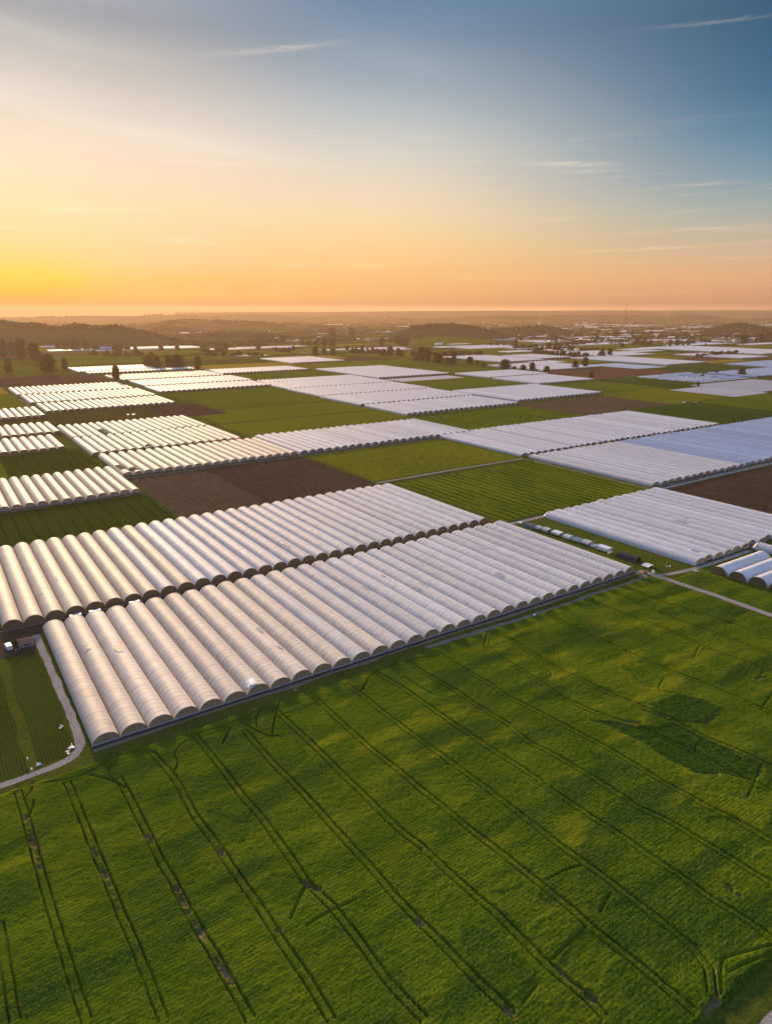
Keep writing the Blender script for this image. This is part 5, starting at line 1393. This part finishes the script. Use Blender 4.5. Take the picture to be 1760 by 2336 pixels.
arch_shelter(262.0, 279.0, 6.5, 4.4, 2.4, 'tarp_blue', 'black', 'dark blue arched tarpaulin shelter near the far end of the line')

# small farm gear at the junction
t = empty('farm_cart', (271.8, 183.2, 0), 0.4); tag(t, 'small orange farm machine at the track junction', 'farm machine')
b = MB(); b.box((0, 0, 0.85), (1.9, 1.1, 0.7), 0, 0, 0.8); b.box((-0.3, 0, 1.45), (0.7, 0.9, 0.6), 0, 0, 0.8); b.bar((0.9, 0, 0.6), (1.8, 0, 0.45), 0.06); b.build('body', M['orange'], t)
for x in (-0.6, 0.6):
    for y in (-0.62, 0.62):
        b = MB(); b.bar((x, y - 0.12, 0.4), (x, y + 0.12, 0.4), 0.4, n=12); b.build('wheel', M['black'], t)
t = empty('water_tank', (274.4, 180.6, 0)); tag(t, 'small white tank on a frame at the track junction', 'tank')
b = MB(); b.bar((0, 0, 0.6), (0, 0, 1.7), 0.75, 0.70, 12); b.bar((0, 0, 1.7), (0, 0, 1.95), 0.70, 0.25, 12); b.build('tank', M['white'], t)
b = MB(); b.box((0, 0, 0.55), (1.5, 1.5, 0.1))
for x in (-0.65, 0.65):
    for y in (-0.65, 0.65): b.bar((x, y, 0), (x, y, 0.5), 0.05)
b.build('frame', M['steel'], t)

# yard at the left edge
t = empty('van', (11.5, 267.4, 0), R(8)); tag(t, 'white van parked on the bare yard at the left edge', 'van')
b = MB(); b.box((0, -0.5, 1.15), (1.9, 3.4, 1.5), 0, 0, 0.93); b.box((0, 1.75, 0.85), (1.85, 1.1, 0.9), 0, 0, 0.88); b.box((0, 0, 0.42), (1.8, 4.4, 0.24)); b.build('body', M['white'], t)
b = MB(); b.poly([(-0.82, 1.24, 1.86), (0.82, 1.24, 1.86), (0.80, 1.66, 1.32), (-0.80, 1.66, 1.32)][::-1]); b.build('windscreen', M['glass'], t)
for s in (-1, 1):
    b = MB(); b.box((s * 0.945, 0.55, 1.5), (0.03, 0.9, 0.5)); b.build('side_window', M['glass'], t)
    for y in (-1.5, 1.4):
        b = MB(); b.bar((s * 0.78, y, 0.33), (s * 0.97, y, 0.33), 0.33, n=14); b.build('wheel', M['black'], t)
t = house(267.2, 17.4, 5.2, 2.6, 'shed_wall', 'tile_brown', 'small shed with an orange and brown roof in the yard', rz=R(-4), W_=4.6, cat='shed', name='shed')
for c_ in t.children:
    if c_.name.startswith('roof'):
        c_.data.materials.append(M['tile'])
        for p in c_.data.polygons:
            if p.center.y > 0: p.material_index = 1
def shrub(u, v, wd, hh, label, k=0):
    t = empty('shrub', (v, u, 0), 0.7 * k); t.scale = (wd * 1.1, wd * 1.1, hh); tag(t, label, 'shrub')
    obj('crown', TM['bush'][k % 2][1], t); obj('trunk', TM['bush'][k % 2][0], t)
shrub(266.0, 14.0, 2.7, 3.0, 'dark shrub between the white van and the small shed')
shrub(269.6, 13.0, 1.6, 1.5, 'small yellowish shrub behind the dark one in the yard', 1)
shrub(268.5, 21.3 - 1.0, 1.3, 1.1, 'low bush beside the gravel track, right of the shed', 1)
def crumple(name, u, v, wd, label, seed, mat='white', n=9, hh=0.25, long=1.0):
    r = random.Random(seed); b = MB()
    for k in range(n):
        x, y = r.gauss(0, wd / 3), r.gauss(0, wd / 3 * long); a = r.uniform(0, 3.14); l = r.uniform(0.25, 0.8) * wd * 0.5; w_ = r.uniform(0.05, 0.18) * wd * 0.5
        cs, sn = math.cos(a), math.sin(a)
        top = [(x + cs * l * f - sn * w_ * g, y + sn * l * f + cs * w_ * g, r.uniform(0.35, 1.0) * hh + 0.08) for f, g in ((-1, -1), (1, -1), (1, 1), (-1, 1))]
        i = len(b.v); b.v += [(p[0], p[1], 0.07) for p in top] + top
        for f in ((4, 5, 6, 7), (0, 1, 5, 4), (1, 2, 6, 5), (2, 3, 7, 6), (3, 0, 4, 7)): b.f.append(tuple(i + q for q in f)); b.m.append(0)
    o = b.build(name, M[mat], loc=(v, u, 0)); tag(o, label, 'plastic scrap'); return o
crumple('plastic_scrap', 264.7, 13.9, 0.9, 'small white scrap in front of the dark shrub', 2, n=4)
crumple('plastic_scrap', 189.8, 19.5, 1.5, 'heap of torn white plastic at the bend of the gravel track', 3, n=14, hh=0.25)
crumple('plastic_scrap', 188.0, 17.8, 1.3, 'thin white strips trailing from the plastic heap', 13, n=7, hh=0.1)
crumple('plastic_scrap', 186.6, 10.4, 1.1, 'white plastic litter beside the field path', 4, n=12)
crumple('plastic_scrap', 202.3, 18.7, 1.1, 'small white litter in the fine green rows', 5, n=7)
crumple('plastic_scrap', 182.2, 86.5, 0.9, 'white scrap in the corn beside the front tunnels', 6, n=4)
crumple('plastic_scrap', 178.9, 194, 2.4, 'pale rubble heap on the dirt track', 7, n=10, hh=0.4)
crumple('plastic_scrap', 182.5, 289.5, 1.8, 'white scraps on the grass behind the white tank', 8, n=6)
crumple('plastic_scrap', 856, 207, 8, 'white litter on the olive field', 9, n=12, hh=0.5)
crumple('plastic_scrap', 171.0, 293.8, 2.2, 'white bundle at the foot of the crosswise tunnels', 10, n=8, hh=0.9)
crumple('plastic_scrap', 549, 857, 3.2, 'left white bundle on the edge of the dark green field', 11, n=5, hh=1.8)
crumple('plastic_scrap', 541, 873, 2.6, 'right white bundle on the edge of the dark green field', 12, n=5, hh=1.4)
for (u, v, mat, lab) in ((184.2, 8.4, 'white', 'cream post with a box at the end of the field path'), (189.8, 8.1, 'lilac', 'pale blue post with a box on the field path')):
    t = empty('marker_post', (v, u, 0)); tag(t, lab, 'post')
    b = MB(); b.bar((0, 0, 0), (0, 0, 0.9), 0.05); b.build('post', M['steel'], t)
    b = MB(); b.box((0, 0, 1.05), (0.42, 0.42, 0.55), 0, 0, 0.85); b.build('box', M[mat], t)
# covered trailers in the alley between the two front rows
for k, (v, lab) in enumerate(((37.0, 'pale covered trailer nearest the shed in the alley between the tunnel rows'), (44.4, 'middle pale covered trailer in the alley between the tunnel rows'),
                              (60.2, 'pale covered trailer farthest from the shed in the alley'))):
    t = empty('trailer', (v, 279.6, 0), R(3)); tag(t, lab, 'trailer', 'covered trailers in the alley')
    b = MB(); b.box((0, 0, 0.95), (4.4, 1.5, 0.6)); b.build('bed', M['blue_box'], t)
    b = MB(); b.box((0, 0, 1.85), (4.6, 1.6, 1.2), 0, 0, 0.92); b.build('cover', M['lilac'], t)
    for x in (-1.2, 1.2):
        for y in (-0.7, 0.7):
            b = MB(); b.bar((x, y - 0.1, 0.34), (x, y + 0.1, 0.34), 0.34, n=12); b.build('wheel', M['black'], t)
    b = MB(); b.bar((2.2, 0, 0.7), (3.3, 0, 0.5), 0.05); b.build('drawbar', M['steel'], t)
# supply pipe along the alley
b = MB()
for k in range(70):
    v = -20 + k * 4.1
    b.bar((v, 282.6, 0.75), (v + 4.1, 282.6, 0.75), 0.09, n=6)
    b.bar((v, 282.6, 0), (v, 282.6, 0.75), 0.05, n=5)
o = b.build('supply_pipe', M['rail']); tag(o, 'pale supply pipe on short props along the alley between the front rows', 'pipe')
